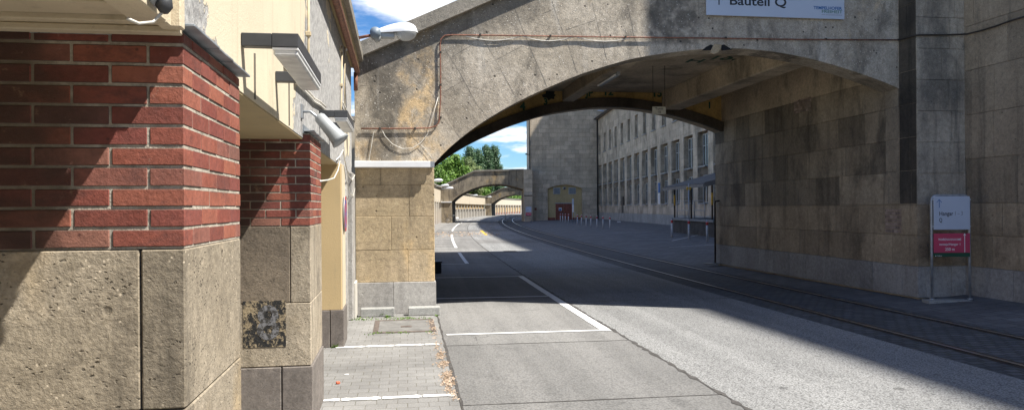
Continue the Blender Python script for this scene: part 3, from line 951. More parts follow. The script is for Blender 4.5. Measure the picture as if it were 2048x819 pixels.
# wall lamps: flat black box with milky diffuser underneath
def wall_lamp(v0, label, h=2.725, first=None):
    loc = N.p(0, v0, h)
    if first is None:
        r = thing('wall_lamp', label, 'wall lamp', loc, 'box lamps along the arcade wall')
        mm = M(); mm.bbox(N, .10, .235, v0, v0 + 1.2, h, h + .072, .003); mm.bbox(N, -.053, .099, v0, v0 + .07, h + .002, h + .070, .003); mm.bbox(N, -.053, .099, v0 + 1.12, v0 + 1.19, h + .002, h + .070, .003)
        mm.build('housing', MT['black'], r)
        mm = M(); mm.bbox(N, .106, .228, v0 + .01, v0 + 1.19, h - .045, h - .001, .01); mm.build('diffuser', MT['diffuser'], r)
        mm = M(); mm.bbox(N, .102, .234, v0 + .004, v0 + 1.196, h - .014, h - .0015, .002); mm.build('trim', MT['white_metal'], r)
        return r
    r = copy_tree(first); r.location = loc; r['label'] = label
    return r
l1 = wall_lamp(3.985, 'large flat black box lamp with milky underside above the gap between the brick pillars')
wall_lamp(7.95, 'smaller looking black box lamp further down the wall, behind the grey horn loudspeaker', h=2.83, first=l1)

# bulb fitting over the first pillar
c = N.hit(342, 8, u=.05)
t = thing('wall_bracket_lamp', 'small dark round fitting with a pale cable on the wall above the first brick pillar', 'lamp', N.p(*c))
mm = M(); P = N.p(-.05, c[1], c[2] + .02)
mm.tube([N.p(-.055, c[1], c[2] + .06), N.p(.0, c[1], c[2] + .05), N.p(.03, c[1], c[2] + .03)], [.03, .045, .05], 14); mm.build('cap', MT['lead'], t)
mm = M(); mm.tube([N.p(.03, c[1], c[2] + .03), N.p(.03, c[1], c[2] - .01), N.p(.03, c[1], c[2] - .03)], [.022, .026, .012], 10); mm.build('plug', MT['black'], t)
mm = M(); mm.tube([N.p(.03, c[1], c[2] - .02), N.p(.0, c[1] - .01, c[2] - .06), N.p(-.03, c[1] - .05, c[2] - .075), N.p(-.05, c[1] - .09, c[2] - .07)], .005, 6); mm.build('cable', MT['cable'], t)

# horn loudspeaker
a = N.hit(640, 238, u=.10); b = N.hit(668, 268, u=.22)
A = Vector(N.p(*a)); B = N.p(.24, b[1] - .06, b[2] + .0)
t = thing('horn_loudspeaker', 'grey horn loudspeaker tilted down on a bracket above the second brick pillar', 'loudspeaker', A)
q0 = N.hit(636, 231, u=.08); S0 = N.p(*q0); a = q0; A = S0; t.location = A
d = (N.U * .66 - N.V * .16 + Vector((0, 0, -.76))).normalized()
mm = M(); mm.smooth = True
prof = [(0, .02), (.005, .042), (.03, .056), (.14, .062), (.22, .068), (.30, .080), (.335, .094), (.34, .094), (.335, .088), (.28, .065), (.2, .05), (.19, .0)]
mm.tube([S0 + d * x * .88 for x, r in prof], [max(r * .88, .001) for x, r in prof], 24)
sp = mm.build('horn', MT['grey_metal'], t)
mm = M(); mm.tube([S0 + d * .268, S0 + d * .274], [.062, .064], 24); mm.build('mouth', MT['black'], t)
mm = M()
mm.tube([N.p(-.05, a[1] - .02, a[2] + .03), N.p(.02, a[1] - .02, a[2] + .03), S0 + d * .08 + Vector((0, 0, .0))], .012, 8)
mm.bbox(N, -.055, -.04, a[1] - .07, a[1] + .03, a[2] - .03, a[2] + .09, .003)
side = d.cross(Vector((0, 0, 1))).normalized()
mm.tube([S0 + d * .02 - side * .060, S0 + d * .12 - side * .060], .014, 8)
mm.build('bracket', MT['galv'], t)

# no-stopping sign on pillar 3
c = N.hit(688, 427, u=.0)
t = thing('traffic_sign', 'round blue and red no stopping sign seen edge-on on the side of the rendered pillar', 'traffic sign', N.p(.0, c[1], c[2]))
def disc(m, fr, u, v, h, r, n=32, r0=0.0):
    if r0 == 0:
        m.add([fr.p(u, v + r * math.cos(2 * math.pi * k / n), h + r * math.sin(2 * math.pi * k / n)) for k in range(n)], [tuple(range(n))])
    else:
        P = []
        for k in range(n):
            a = 2 * math.pi * k / n
            P += [fr.p(u, v + r0 * math.cos(a), h + r0 * math.sin(a)), fr.p(u, v + r * math.cos(a), h + r * math.sin(a))]
        m.add(P, [(2 * k, 2 * k + 1, (2 * k + 3) % (2 * n), (2 * k + 2) % (2 * n)) for k in range(n)])
mm = M(); mm.tube([N.p(.006, c[1], c[2]), N.p(.022, c[1], c[2])], .25, 32); mm.build('plate', MT['grey_metal'], t)
mm = M(); disc(mm, N, .0235, c[1], c[2], .215); mm.build('blue_field', MT['blueink'], t)
mm = M(); disc(mm, N, .0245, c[1], c[2], .25, 32, .205)
for sgn in (1, -1):
    a = R(45 * sgn); w = .028
    dv, dh = math.cos(a), math.sin(a)
    mm.quad(*[N.p(.0245 + (.0004 if sgn > 0 else 0), c[1] + dv * l - dh * k, c[2] + dh * l + dv * k) for l, k in ((-.21, -w), (.21, -w), (.21, w), (-.21, w))])
mm.build('red_ring', MT['red'], t)

# street lamp on the wall
vL = 11.05
q = N.hit(692, 82, u=-.03); vL = q[1]; hL = q[2]
t = thing('street_lamp', 'white street lamp head on a rusty arm, nearest the camera, against the sky', 'street lamp', N.p(0, vL, hL))
mm = M(); mm.bbox(N, -.055, -.035, vL - .05, vL + .05, hL - .22, hL + .08, .004)
mm.tube([N.p(-.04, vL, hL), N.p(.03, vL, hL + .03), N.p(.16, vL, hL + .05)], .045, 12)
mm.tube([N.p(-.04, vL, hL - .14), N.p(.02, vL, hL - .05), N.p(.06, vL, hL + .02)], .03, 10)
mm.build('bracket', MT['white_metal'], t)
e0 = N.hit(742, 68, v=vL); e1 = N.hit(836, 60, v=vL)
mm = M(); mm.tube([N.p(.15, vL, hL + .05), N.p(e0[0] + .1, vL, e0[2] - .0)], .024, 10); mm.build('arm', MT['rust'], t)
x0, x1 = e0[0], e1[0]
hb = e0[2] - .02
def shell(m, sections, n=20, lo=0, hi=360):
    P = []; k = n
    for (u, w, zt, zb, zc) in sections:
        for i in range(n + 1):
            a = R(lo + (hi - lo) * i / n)
            s_ = math.sin(a)
            P.append(N.p(u, vL + w * math.cos(a), zc + (zt if s_ >= 0 else zb) * s_))
    F = []
    for j in range(len(sections) - 1):
        for i in range(n):
            F.append((j * (n + 1) + i, j * (n + 1) + i + 1, (j + 1) * (n + 1) + i + 1, (j + 1) * (n + 1) + i))
    m.smooth = True
    m.add(P, F)
LL = x1 - x0
zc = hb
sec = []
for i in range(17):
    f = i / 16
    u = x0 + .12 + (LL - .12) * f
    w = .075 + .065 * min(1, f * 1.6)
    if f > .7: w *= math.sqrt(max(0, 1 - ((f - .7) / .3) ** 2)) 
    zt = .075 + .09 * math.sin(min(1, f * 1.25) * math.pi * .62)
    if f > .7: zt *= math.sqrt(max(0, 1 - ((f - .7) / .3) ** 2))
    sec.append((u, max(w, .002), max(zt, .001), .02, zc + .03 + .03 * f))
mm = M(); shell(mm, sec, 18, 0, 180)
# underside tray
P = [N.p(s[0], vL - s[1], s[4]) for s in sec] + [N.p(s[0], vL + s[1], s[4]) for s in reversed(sec)]
mm.smooth = False
hdn = 7
P2 = [N.p(s[0], vL - s[1], s[4]) for s in sec[:hdn]] + [N.p(s[0], vL + s[1], s[4]) for s in reversed(sec[:hdn])]
mm.add(P2, [tuple(range(len(P2)))])
mm.build('canopy', MT['white_metal'], t)
mm = M()
s2 = []
for i in range(13):
    f = i / 12
    u = x0 + .12 + (LL - .12) * (.42 + .56 * f)
    k = math.sqrt(max(0, 1 - (2 * f - 1) ** 2))
    s2.append((u, max(.002, .15 * k), .02, max(.001, .13 * k), zc + .045 + .02 * f))
shell(mm, s2, 18, 180, 360); mm.build('glass_bowl', MT['bowl'], t)
mm = M(); mm.tube([N.p(x0 + .35, vL, zc + .02), N.p(x0 + .48, vL, zc + .03)], .03, 10); mm.build('bulb', MT['white_metal'], t)
mm = M(); mm.tube([N.p(x0 + .07, vL - .18, zc + .01), N.p(x0 + .07, vL + .03, zc + .01)], .082, 24); mm.build('end_disc', MT['louvre'], t)
mm = M(); mm.tube([N.p(x0 + .09, vL - .08, zc - .045), N.p(x0 + .09, vL + .04, zc - .045)], .06, 20); mm.bbox(N, x0 + .1, x0 + .36, vL - .06, vL + .06, zc - .04, zc + .03, .01); mm.build('gear_tray', MT['grey_metal'], t)
# ================================================================== ARCH BRIDGES
V0 = 13.65
INTR_PX = [(868, 327), (897, 297), (938, 263), (981, 234), (1036, 203), (1094, 176), (1157, 150), (1226, 128), (1278, 115), (1351, 104), (1409, 98), (1460, 97), (1493, 98), (1550, 104), (1610, 115), (1660, 128), (1712, 144), (1760, 161), (1797, 177)]
INTR = []
for x, y in INTR_PX:
    q = N.hit(x, y, v=V0); INTR.append((q[0], q[2]))
UL = INTR[0][0]; UR = 10.60
INTR[-1] = (UR, INTR[-1][1])
c0 = N.hit(722, 121, v=V0); c1 = N.hit(1000, 2, v=V0)
slope = (c1[2] - c0[2]) / (c1[0] - c0[0])
TOPK = 4.35
top = [(0.0, c0[2]), (TOPK, c0[2] + slope * TOPK), (10.62, c0[2] + slope * TOPK + .12)]
# finer curve for smoother intrados
def smooth(pts, n=3):
    out = []
    for i in range(len(pts) - 1):
        p0 = pts[max(i - 1, 0)]; p1_ = pts[i]; p2_ = pts[i + 1]; p3_ = pts[min(i + 2, len(pts) - 1)]
        for k in range(n):
            t = k / n
            out.append(tuple(.5 * (2 * p1_[j] + (p2_[j] - p0[j]) * t + (2 * p0[j] - 5 * p1_[j] + 4 * p2_[j] - p3_[j]) * t * t + (3 * p1_[j] - p0[j] - 3 * p2_[j] + p3_[j]) * t ** 3) for j in range(2)))
    out.append(pts[-1])
    return out
INS = smooth(INTR, 3)
def arch_face(m, fr, v0, v1, ins, topl, both=True, soffit=True):
    """spandrel wall between intrados and top line, as vertical strips (clean quads)"""
    us = sorted(set([round(u, 4) for u, h in ins] + [round(u, 4) for u, h in topl]))
    us = [u for u in us if topl[0][0] <= u <= ins[-1][0]]
    def ev(pl, u):
        if u <= pl[0][0]: return pl[0][1]
        for (a, ha), (b, hb) in zip(pl, pl[1:]):
            if u <= b + 1e-9: return ha + (hb - ha) * (u - a) / (b - a)
        return pl[-1][1]
    lo = lambda u: ev(ins, u)
    cols = [(u, lo(u), ev(topl, u)) for u in us]
    for (a, la, ta), (b, lb, tb) in zip(cols, cols[1:]):
        m.quad(fr.p(a, v0, la), fr.p(b, v0, lb), fr.p(b, v0, tb), fr.p(a, v0, ta))
        m.quad(fr.p(b, v1, lb), fr.p(a, v1, la), fr.p(a, v1, ta), fr.p(b, v1, tb))
        m.quad(fr.p(a, v1, la), fr.p(b, v1, lb), fr.p(b, v0, lb), fr.p(a, v0, la))
        m.quad(fr.p(a, v0, ta), fr.p(b, v0, tb), fr.p(b, v1, tb), fr.p(a, v1, ta))
    a = cols[0]; m.quad(fr.p(a[0], v0, a[1]), fr.p(a[0], v0, a[2]), fr.p(a[0], v1, a[2]), fr.p(a[0], v1, a[1]))
    a = cols[-1]; m.quad(fr.p(a[0], v1, a[1]), fr.p(a[0], v1, a[2]), fr.p(a[0], v0, a[2]), fr.p(a[0], v0, a[1]))
def coping(m, fr, topl, v0, v1, th=.26, ov=.13, ov2=None):
    for (a, ha), (b, hb) in zip(topl, topl[1:]):
        P = [fr.p(u, v, h + d) for u, h in ((a, ha), (b, hb)) for v in (v0 - ov, v1 + ov) for d in (0, th)]
        m.add(P, [(0, 1, 3, 2), (4, 6, 7, 5), (0, 4, 5, 1), (2, 3, 7, 6), (1, 5, 7, 3), (0, 2, 6, 4)])

DEP = 8.85
br = thing('arch_bridge', 'big weathered concrete arch bridge nearest the camera, carrying the pale blue sign', 'bridge', N.p(0, V0, 0))
# spandrel: sits above the impost, thinner than the passage
ins_sp = [(0.0, 2.66), (UL, 2.66)] + [(u, h) for u, h in INS if u > UL + .01]
ins_sp = [(0.0, INS[0][1]), ] + INS
mm = M(); arch_face(mm, N, V0, V0 + .55, ins_sp, top)
sp = mm.build('front_wall', MT['facade'], br)
# voussoir joints as fine proud strips
jm = M()
def fline(pts, w=.007, v=None):
    Q = [N.hit(x, y, v=V0) for x, y in pts]
    P = []
    # subdivide with small wobble
    R_ = []
    for (a, b) in zip(Q, Q[1:]):
        n = 6
        for i in range(n): R_.append((a[0] + (b[0] - a[0]) * i / n, a[2] + (b[2] - a[2]) * i / n))
    R_.append((Q[-1][0], Q[-1][2]))
    for i, (u, h) in enumerate(R_):
        a = R_[max(0, i - 1)]; b = R_[min(len(R_) - 1, i + 1)]
        du, dh = b[0] - a[0], b[1] - a[1]; l = math.hypot(du, dh)
        ww = w * random.uniform(.4, 1.3) / 2
        u += random.uniform(-.004, .004)
        P += [N.p(u - dh / l * ww, V0 - .0025, h + du / l * ww), N.p(u + dh / l * ww, V0 - .0025, h - du / l * ww)]
    jm.add(P, [(2 * i, 2 * i + 1, 2 * i + 3, 2 * i + 2) for i in range(len(R_) - 1)])
S = lambda pts: [(860 + x / 2.73, y / 2.73) for x, y in pts]
for pts in ([(80, 265), (165, 400), (250, 560), (320, 645)], [(235, 100), (300, 230), (355, 320), (478, 550)], [(450, 10), (490, 120), (530, 220), (640, 475)], [(665, 5), (720, 160), (760, 260), (805, 405)],
            [(885, 15), (925, 170), (968, 330)], [(1080, 30), (1115, 200), (1150, 310)], [(1275, 0), (1280, 60), (1300, 205)], [(1465, -60), (1470, 200)]):
    fline(S(pts))
for pts in ([(80, 500), (180, 440)], [(120, 310), (240, 240)], [(365, 325), (505, 250)], [(490, 120), (665, 55)], [(740, 165), (905, 110)], [(1100, 65), (1275, 40)], [(200, 465), (380, 520)], [(1480, 20), (1510, 20)], [(70, 640), (165, 750)]):
    fline(S(pts), .0055)
K = lambda pts: [(700 + x / 2.927, 60 + y / 2.927) for x, y in pts]
for pts in ([(300, 170), (400, 300), (470, 360), (500, 400)], [(110, 290), (130, 360), (230, 480), (360, 620), (480, 755)], [(230, 425), (380, 310)], [(60, 325), (110, 325)]):
    fline(K(pts), .0055)
jm.build('joint_lines', MT['finejoint'], sp)
mm = M(); coping(mm, N, top, V0, V0 + 8.7); mm.build('coping', MT['coping'], br)
# broken edge at the crown of the intrados
def fpoly(pts, name, mat, so):
    m_ = M(); P = [N.hit(x, y, v=V0 - so) for x, y in pts]
    n_ = len(P)
    m_.add([N.p(q[0], V0 - so, q[2]) for q in P] + [N.p(q[0], V0 + .02, q[2]) for q in P], [tuple(range(n_))[::-1]] + [(i, (i + 1) % n_, n_ + (i + 1) % n_, n_ + i) for i in range(n_)])
    return m_.build(name, mat, sp)
fpoly([(1404, 101), (1412, 94), (1422, 89), (1427, 92), (1424, 100)], 'broken_hollow', MT['void_shade'], .004)  # both hollows are flat black plates painting the darkness inside
fpoly([(1441, 91), (1448, 89), (1456, 94), (1464, 99), (1444, 101)], 'broken_hollow', MT['void_shade'], .004)
fpoly([(1420, 106), (1426, 93), (1430, 88), (1443, 89), (1442, 97), (1436, 105), (1428, 108)], 'broken_lump', MT['pier'], .03)
# left pier with block courses
mm = M(); mm.box(N, .0, UL - .012, V0 + .012, V0 + DEP, 0, INS[0][1] + .02, 't')
pc = mm.build('left_pier', MT['facade'], br)
rows = [(0.0, .565, 'g', (.0, .66, UL)), (.565, 1.14, 's', (0, .92, UL)), (1.14, 1.74, 's', (0, .63, UL)), (1.74, 2.30, 's', (0, .95, UL)), (2.30, INS[0][1], 's', (0, .45, UL))]
sm_ = M(); gm_ = M()
for (a, b, kd, us) in rows:
    for u0_, u1_ in zip(us, us[1:]):
        tgt = gm_ if kd == 'g' else sm_
        last = u1_ == UL
        pr = .02 if kd == 'g' else 0
        tgt.bbox(N, u0_ + .002, u1_ - (.002 if not last else -pr), V0 - pr + random.uniform(-.003, .003), V0 + (.8 if last else .15), a + .002, b - .002, .006)
# inner face of the pier
for (a, b, kd, us) in rows:
    v = V0 + .8
    while v < V0 + DEP - .1:
        w = random.uniform(.7, 1.1); e = min(v + w, V0 + DEP)
        (gm_ if kd == 'g' else sm_).bbox(N, UL - .1, UL + (.02 if kd == 'g' else 0), v + .004, e - .004, a + .004, b - .004, .006)
        v = e
sm_.build('stone_blocks', MT['pier'], pc)
gm_.build('plinth', MT['granite'], pc)

# back arch: dark ring and ochre wall above it, seen from inside
VB = V0 + DEP
insb = [(u, h - .02) for u, h in INS]
mm = M(); arch_face(mm, N, VB - .45, VB, ([(0, INS[0][1])] + insb), top)
bk = mm.build('back_wall', MT['vault'], br)
# ring band on the inner side
mm = M()
def ringband(m, fr, v0, v1, ins, d):
    out = []
    for i, (u, h) in enumerate(ins):
        a = ins[max(0, i - 1)]; b = ins[min(len(ins) - 1, i + 1)]
        du, dh = b[0] - a[0], b[1] - a[1]; l = math.hypot(du, dh)
        out.append((u - dh / l * d, h + du / l * d))
    for i in range(len(ins) - 1):
        (a, ha), (b, hb) = ins[i], ins[i + 1]
        (c_, hc), (d_, hd) = out[i], out[i + 1]
        m.quad(fr.p(a, v0, ha), fr.p(b, v0, hb), fr.p(d_, v0, hd), fr.p(c_, v0, hc))
        m.quad(fr.p(c_, v0, hc), fr.p(d_, v0, hd), fr.p(d_, v1, hd), fr.p(c_, v1, hc))
        m.quad(fr.p(a, v1, ha), fr.p(b, v1, hb), fr.p(b, v0, hb), fr.p(a, v0, ha))
ringband(mm, N, VB - .62, VB - .45, insb[2:], .27)
mm.build('arch_ring', MT['ring'], br)
# ochre inner face
mm = M()
CEIL = 5.32
yl = [(u, h) for u, h in insb if 1.9 < u]
mm2 = M()
def ev(pl, u):
    if u <= pl[0][0]: return pl[0][1]
    for (a, ha), (b, hb) in zip(pl, pl[1:]):
        if u <= b: return ha + (hb - ha) * (u - a) / (b - a)
    return pl[-1][1]
for (a, ha), (b, hb) in zip(yl, yl[1:]):
    mm.quad(N.p(a, VB - .50, ha + .1), N.p(b, VB - .50, hb + .1), N.p(b, VB - .50, CEIL), N.p(a, VB - .50, CEIL))
mm.build('ochre_face', MT['yellow'], br)
# ceiling slab and beams
mm = M()
uc = (CEIL + .12 - top[0][1]) / slope
mm.box(N, uc, 10.6, V0 + .55, VB - .46, CEIL, CEIL + .1)
arch_face(mm, N, V0 + .56, VB - .47, [(0, INS[0][1] + .3), (uc, CEIL + .02), (10.6, CEIL + .1)], [(a, b - .02) for a, b in top])
mm.build('ceiling', MT['vault'], br)
def hband(u): return ev(INS, u)
for ub, bw_, hb_ in ((5.55, .36, 4.98), (8.6, .6, 4.78)):
    mm = M()
    mm.bbox(N, ub, ub + bw_, V0 + .5, VB - .74, hb_, CEIL + .02, .03)
    mm.build('ceiling_beam', MT['vault'], br)
# inner haunches between front wall and ceiling on the right


# fluorescent tube on the beam
q = N.hit(1219, 157, u=5.44)
t = thing('tube_light', 'slim white tube light fixed to the side of a ceiling beam under the near arch', 'light fitting', N.p(*q))
qa = N.hit(1200, 170, u=5.50); qb = N.hit(1237, 148, u=5.50)
ha = (qa[2] + qb[2]) / 2
mm = M(); mm.bbox(N, 5.46, 5.545, qb[1], qa[1], ha - .03, ha + .05, .008); mm.build('housing', MT['grey_metal'], t)
mm = M(); mm.tube([N.p(5.44, qb[1] + .02, ha - .01), N.p(5.44, qa[1] - .02, ha - .01)], .024, 10); mm.build('tube', MT['diffuser'], t)

# hanging plate
vS = N.hit(1318, 220, v=0)
dS = ray(1318, 213); kS = 18.6 / dS.y
PS = Vector((0, 0, CAM_H)) + dS * kS
SG = Frame((PS.x, PS.y, 0), 0.0)
t = thing('hanging_sign', 'small pale plate reading Turm 10 hung on two rods under the near arch', 'sign', (PS.x, PS.y, PS.z))
mm = M(); mm.bbox(SG, -.165, .165, -.008, .008, PS.z - .19, PS.z, .004); pl = mm.build('plate', plain('old_white_plate', (.52, .50, .42), .5), t)
for s_ in (-.145, .145):
    mm = M(); mm.tube([SG.p(s_, 0, PS.z), SG.p(s_, 0, CEIL)], .006, 6); mm.build('rod', MT['darkpipe'], t)
text('Turm', .085, SG.p(0, -.009, PS.z - .08), (1, 0, 0), (0, 0, 1), MT['ink'], pl, 'lettering', .001, 'CENTER')
text('10', .085, SG.p(0, -.009, PS.z - .165), (1, 0, 0), (0, 0, 1), MT['ink'], pl, 'lettering', .001, 'CENTER')

# sprayed numbers on the ochre face and ceiling
def gtext(s, px, py, size, mat=MT['graffiti']):
    q = N.hit(px, py, v=VB - .51)
    return text(s, size, N.p(q[0], VB - .512, q[2]), N.U, (0, 0, 1), mat, bk, 'sprayed_number', .012)
for s, x, y, sz in (('4', 1040, 220, .32), ('3', 1087, 209, .26), ('JP', 1172, 192, .28), ('12', 1206, 190, .32), ('15', 1304, 193, .32), ('7', 1384, 206, .26), ('1', 1415, 216, .26), ('22', 1418, 190, .28)):
    if ev(INS, N.hit(x, y, v=VB - .51)[0]) < CEIL: gtext(s, x, y, sz)
for px, py in ((1100, 190), (1390, 192)):
    q = N.hit(px, py, v=VB - .51)
    mm = M()
    pts = []
    for k in range(14):
        a = 2 * math.pi * k / 14; r = random.uniform(.10, .22)
        pts.append(N.p(q[0] + r * 1.3 * math.cos(a), VB - .5115, q[2] + r * math.sin(a)))
    mm.add(pts, [tuple(range(14))]); mm.build('soot_patch', MT['sooty'], bk)
for px, py, s in ((1425, 112, '19'), (1465, 118, 'A'), (1380, 118, 'H')):
    q = N.hit(px, py, h=CEIL - .004)
    text(s, .6, N.p(q[0], q[1], CEIL - .005), N.U, tuple(N.V), MT['graffiti'], bk, 'sprayed_number', .015, thick=-.0)

# facade pipe
t = thing('facade_pipe', 'thin rusty pipe running along and down the front of the near arch', 'pipe', N.p(1.4, V0, 3))
def fpt(px, py, so=.035):
    q = N.hit(px, py, v=V0 - so); return N.p(q[0], V0 - so, q[2])
mm = M()
pts = [(722, 257), (800, 257), (858, 256), (872, 252), (878, 244), (881, 200), (881, 140), (880, 90), (882, 78), (890, 71), (905, 70), (1000, 71), (1200, 74), (1400, 76), (1600, 79), (1795, 80)]
mm.tube([fpt(*p) for p in pts], .0125, 8)
mm.build('pipe', MT['rust'], t)
mm = M()
for (x, y) in ((760, 257), (830, 257), (881, 235), (881, 170), (881, 105), (960, 70.5), (1100, 72.5), (1250, 74.5), (1450, 76.5), (1650, 79)):
    a = N.hit(x, y, v=V0); mm.bbox(N, a[0] - .018, a[0] + .018, V0 - .05, V0, a[2] - .018, a[2] + .018, .004)
mm.build_each('clamp', MT['darkpipe'], t)
# sagging white cable under the pipe
t = thing('facade_cable', 'white cable sagging in loops below the rusty pipe on the near arch', 'cable', N.p(1.4, V0, 3))
mm = M()
for xs in ((930, 1045), (1045, 1150), (1150, 1270)):
    a, b = xs; mm.tube([fpt(a + (b - a) * k / 8, 72 + (a - 900) * .008 + 9 * math.sin(math.pi * k / 8), .03) for k in range(9)], .007, 6); mm.build('cable', MT['cable'], t); mm = M()
mm.tube([fpt(x, y, .03) for x, y in ((738, 320), (743, 290), (747, 265), (753, 256), (763, 258), (770, 272), (785, 288), (805, 297), (825, 296), (842, 285), (855, 268), (866, 230), (876, 195))], .006, 6); mm.build('cable', MT['cable'], t); mm = M()
mm.tube([fpt(x, y, .025) for x, y in ((840, 288), (853, 300), (862, 312), (866, 322))], .003, 5)
mm.build('cable', MT['cable'], t)
# aluminium trunking (long lamp) at the impost
a = N.hit(722, 329, v=V0); b = N.hit(866, 329, v=V0)
t = thing('strip_light', 'long white strip light mounted across the top of the left stone pier', 'light fitting', N.p((a[0] + b[0]) / 2, V0, a[2]))
mm = M(); mm.bbox(N, .0, b[0] - .05, V0 - .16, V0 - .004, a[2] - .055, a[2] + .055, .008); mm.build('housing', MT['white_metal'], t)
mm = M()
for k in range(3): mm.bbox(N, b[0] - .048, b[0] + .02, V0 - .14 + k * .05, V0 - .115 + k * .05, a[2] - .05, a[2] + .05, .003)
mm.bbox(N, b[0] - .05, b[0] - .03, V0 - .16, V0 - .01, a[2] - .057, a[2] + .057, .002)
mm.build_each('end_clip', MT['galv'], t)
# big sign
a = N.hit(1413, 33, v=V0 - .06); b = N.hit(1689, 36, v=V0 - .06)
t = thing('building_sign', 'large pale blue sign lettered Bauteil Q, fixed high on the near arch', 'sign', N.p((a[0] + b[0]) / 2, V0, a[2]))
mm = M(); mm.bbox(N, a[0], b[0], V0 - .06, V0 - .03, (a[2] + b[2]) / 2, (a[2] + b[2]) / 2 + .62, .003); pl = mm.build('panel', MT['signblue'], t)
mm = M()
for u in (a[0] + .4, b[0] - .4): mm.box(N, u, u + .05, V0 - .03, V0, a[2] + .1, a[2] + .5)
mm.build_each('bracket', MT['galv'], t)
def ftext(s, px, py, size, mat, bold, width_px, al='LEFT'):
    q = N.hit(px, py, v=V0 - .061); q2 = N.hit(px + width_px, py, v=V0 - .061)
    return text(s, size, N.p(q[0], V0 - .061, q[2]), N.U, (0, 0, 1), mat, pl, 'lettering', bold, al, q2[0] - q[0])
ftext('Bauteil Q', 1458, 9.5, .235, MT['ink'], .004, 113)
q = N.hit(1438, 10, v=V0 - .061)
mm = M(); mm.box(N, q[0] - .011, q[0] + .011, V0 - .064, V0 - .061, q[2], q[2] + .17)
for sg in (-1, 1):
    mm.add([N.p(q[0] + du, V0 - .0642, q[2] + dh) for du, dh in ((0, .19), (sg * .075, .115), (sg * .075, .085), (0, .16))], [(0, 1, 2, 3)])
mm.build('arrow', MT['ink'], pl)
ftext('TEMPELHOFER', 1627, 18.5, .083, MT['blueink'], .002, 57)
ftext('FREIHEIT', 1643, 26, .083, MT['greenink'], .001, 41)
ftext('www.tempelhoferfreiheit.de', 1643, 30.3, .026, MT['greyink'], 0, 41)

# ------------------------------------------------------------------ tower over the passage (right)
tw = thing('tower', 'dark stained stone tower block on the right whose blackened wall lines the passage', 'tower', N.p(12, V0, 0))
VF = 13.14
core = M()
core.box(N, 10.64, 11.66, VF + .04, 22.46, 0, 6.9)
core.box(N, 11.66, 25, 10.57, 22.4, 0, 24)
core.box(N, 12.7, 24.8, 22.4, 25.3, 0, 23.9)
tc = core.build('wall_core', MT['lightjoint'], tw)
def blocks(m, fr, axis, fixed, a0, a1, h0, h1, rowh, wmin, wmax, out, depth=.05, gap=.007, c=.002):
    """courses of facing slabs on a plane; axis 'v': plane u=fixed facing -U (out=-1); axis 'u': plane v=fixed facing -V"""
    h = h0; r = 0
    while h < h1 - .05:
        hh = min(h + rowh, h1)
        if h1 - hh < .12: hh = h1
        x = a0 - random.uniform(0, wmax) * .8
        while x < a1:
            w = random.uniform(wmin, wmax)
            xa, xb = max(x, a0), min(x + w, a1)
            if xb - xa > .05:
                j = random.uniform(-.002, .002)
                if axis == 'v': m.bbox(fr, fixed + j, fixed + depth, xa + gap / 2, xb - gap / 2, h + gap / 2, hh - gap / 2, c)
                else: m.bbox(fr, xa + gap / 2, xb - gap / 2, fixed + j, fixed + depth, h + gap / 2, hh - gap / 2, c)
            x += w
        h = hh; r += 1
random.seed(5)
# passage wall
G0 = .10
mlow = M(); mup = M(); mgr = M()
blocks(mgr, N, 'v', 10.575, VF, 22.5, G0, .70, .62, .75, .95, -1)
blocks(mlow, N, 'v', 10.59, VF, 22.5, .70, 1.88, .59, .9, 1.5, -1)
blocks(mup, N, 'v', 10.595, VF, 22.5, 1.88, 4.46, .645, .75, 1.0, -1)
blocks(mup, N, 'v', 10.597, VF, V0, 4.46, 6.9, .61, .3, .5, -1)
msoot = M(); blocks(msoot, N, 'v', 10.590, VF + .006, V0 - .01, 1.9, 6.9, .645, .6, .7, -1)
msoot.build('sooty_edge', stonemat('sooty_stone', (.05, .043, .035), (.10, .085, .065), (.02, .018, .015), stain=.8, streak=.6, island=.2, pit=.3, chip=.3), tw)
mpale = M(); blocks(mpale, N, 'v', 10.588, V0 + .02, V0 + .42, 1.9, 4.4, .645, .5, .6, -1)
mpale.build('pale_run', stonemat('pale_run_stone', (.30, .25, .18), (.40, .33, .24), (.12, .1, .08), stain=.4, streak=.5, island=.05, pit=.3, chip=.3), tw)
mhp = M(); mhp.box(N, 10.594, 10.62, V0 + .56, VB - .5, 4.462, CEIL); mhp.build('plaster_strip', MT['vault'], tw)
# niche face and front wall
blocks(mgr, N, 'u', VF - .02, 10.58, 11.64, G0, .70, .62, .35, .55, -1)
mface = M()
blocks(mlow, N, 'u', VF, 10.60, 11.64, .70, 1.88, .59, .6, 1.1, -1)
blocks(mface, N, 'u', VF, 10.60, 11.64, 1.88, 6.9, .60, .5, 1.1, -1)
mw = M()
blocks(mgr, N, 'v', 11.60, 10.55, VF, G0, .70, .62, .75, 1.0, -1)
blocks(mlow, N, 'v', 11.62, 10.55, VF, .70, 1.9, .60, .9, 1.3, -1)
blocks(mw, N, 'v', 11.62, 10.55, VF, 1.9, 6.9, .85, .9, 1.3, -1)
mgr.build('plinth', MT['granite'], tw)
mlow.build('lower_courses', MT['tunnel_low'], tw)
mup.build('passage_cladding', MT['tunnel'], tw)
mface.build('corner_cladding', stonemat('corner_stone', (.40, .345, .27), (.50, .44, .35), (.09, .085, .075), stain=.7, streak=.7, island=.1, pit=.5), tw)
mw.build('side_cladding', stonemat('side_stone', (.25, .20, .14), (.34, .275, .195), (.07, .062, .05), stain=.7, streak=.5, island=.2, pit=.6), tw)
mm = M(); mm.box(N, 11.64, 24.9, 10.55, 22.4, 6.9, 24.02, 'b'); mm.box(N, 12.68, 24.9, 22.4, 25.4, 0, 24.02); mm.build('upper_walls', MT['tower'], tw)
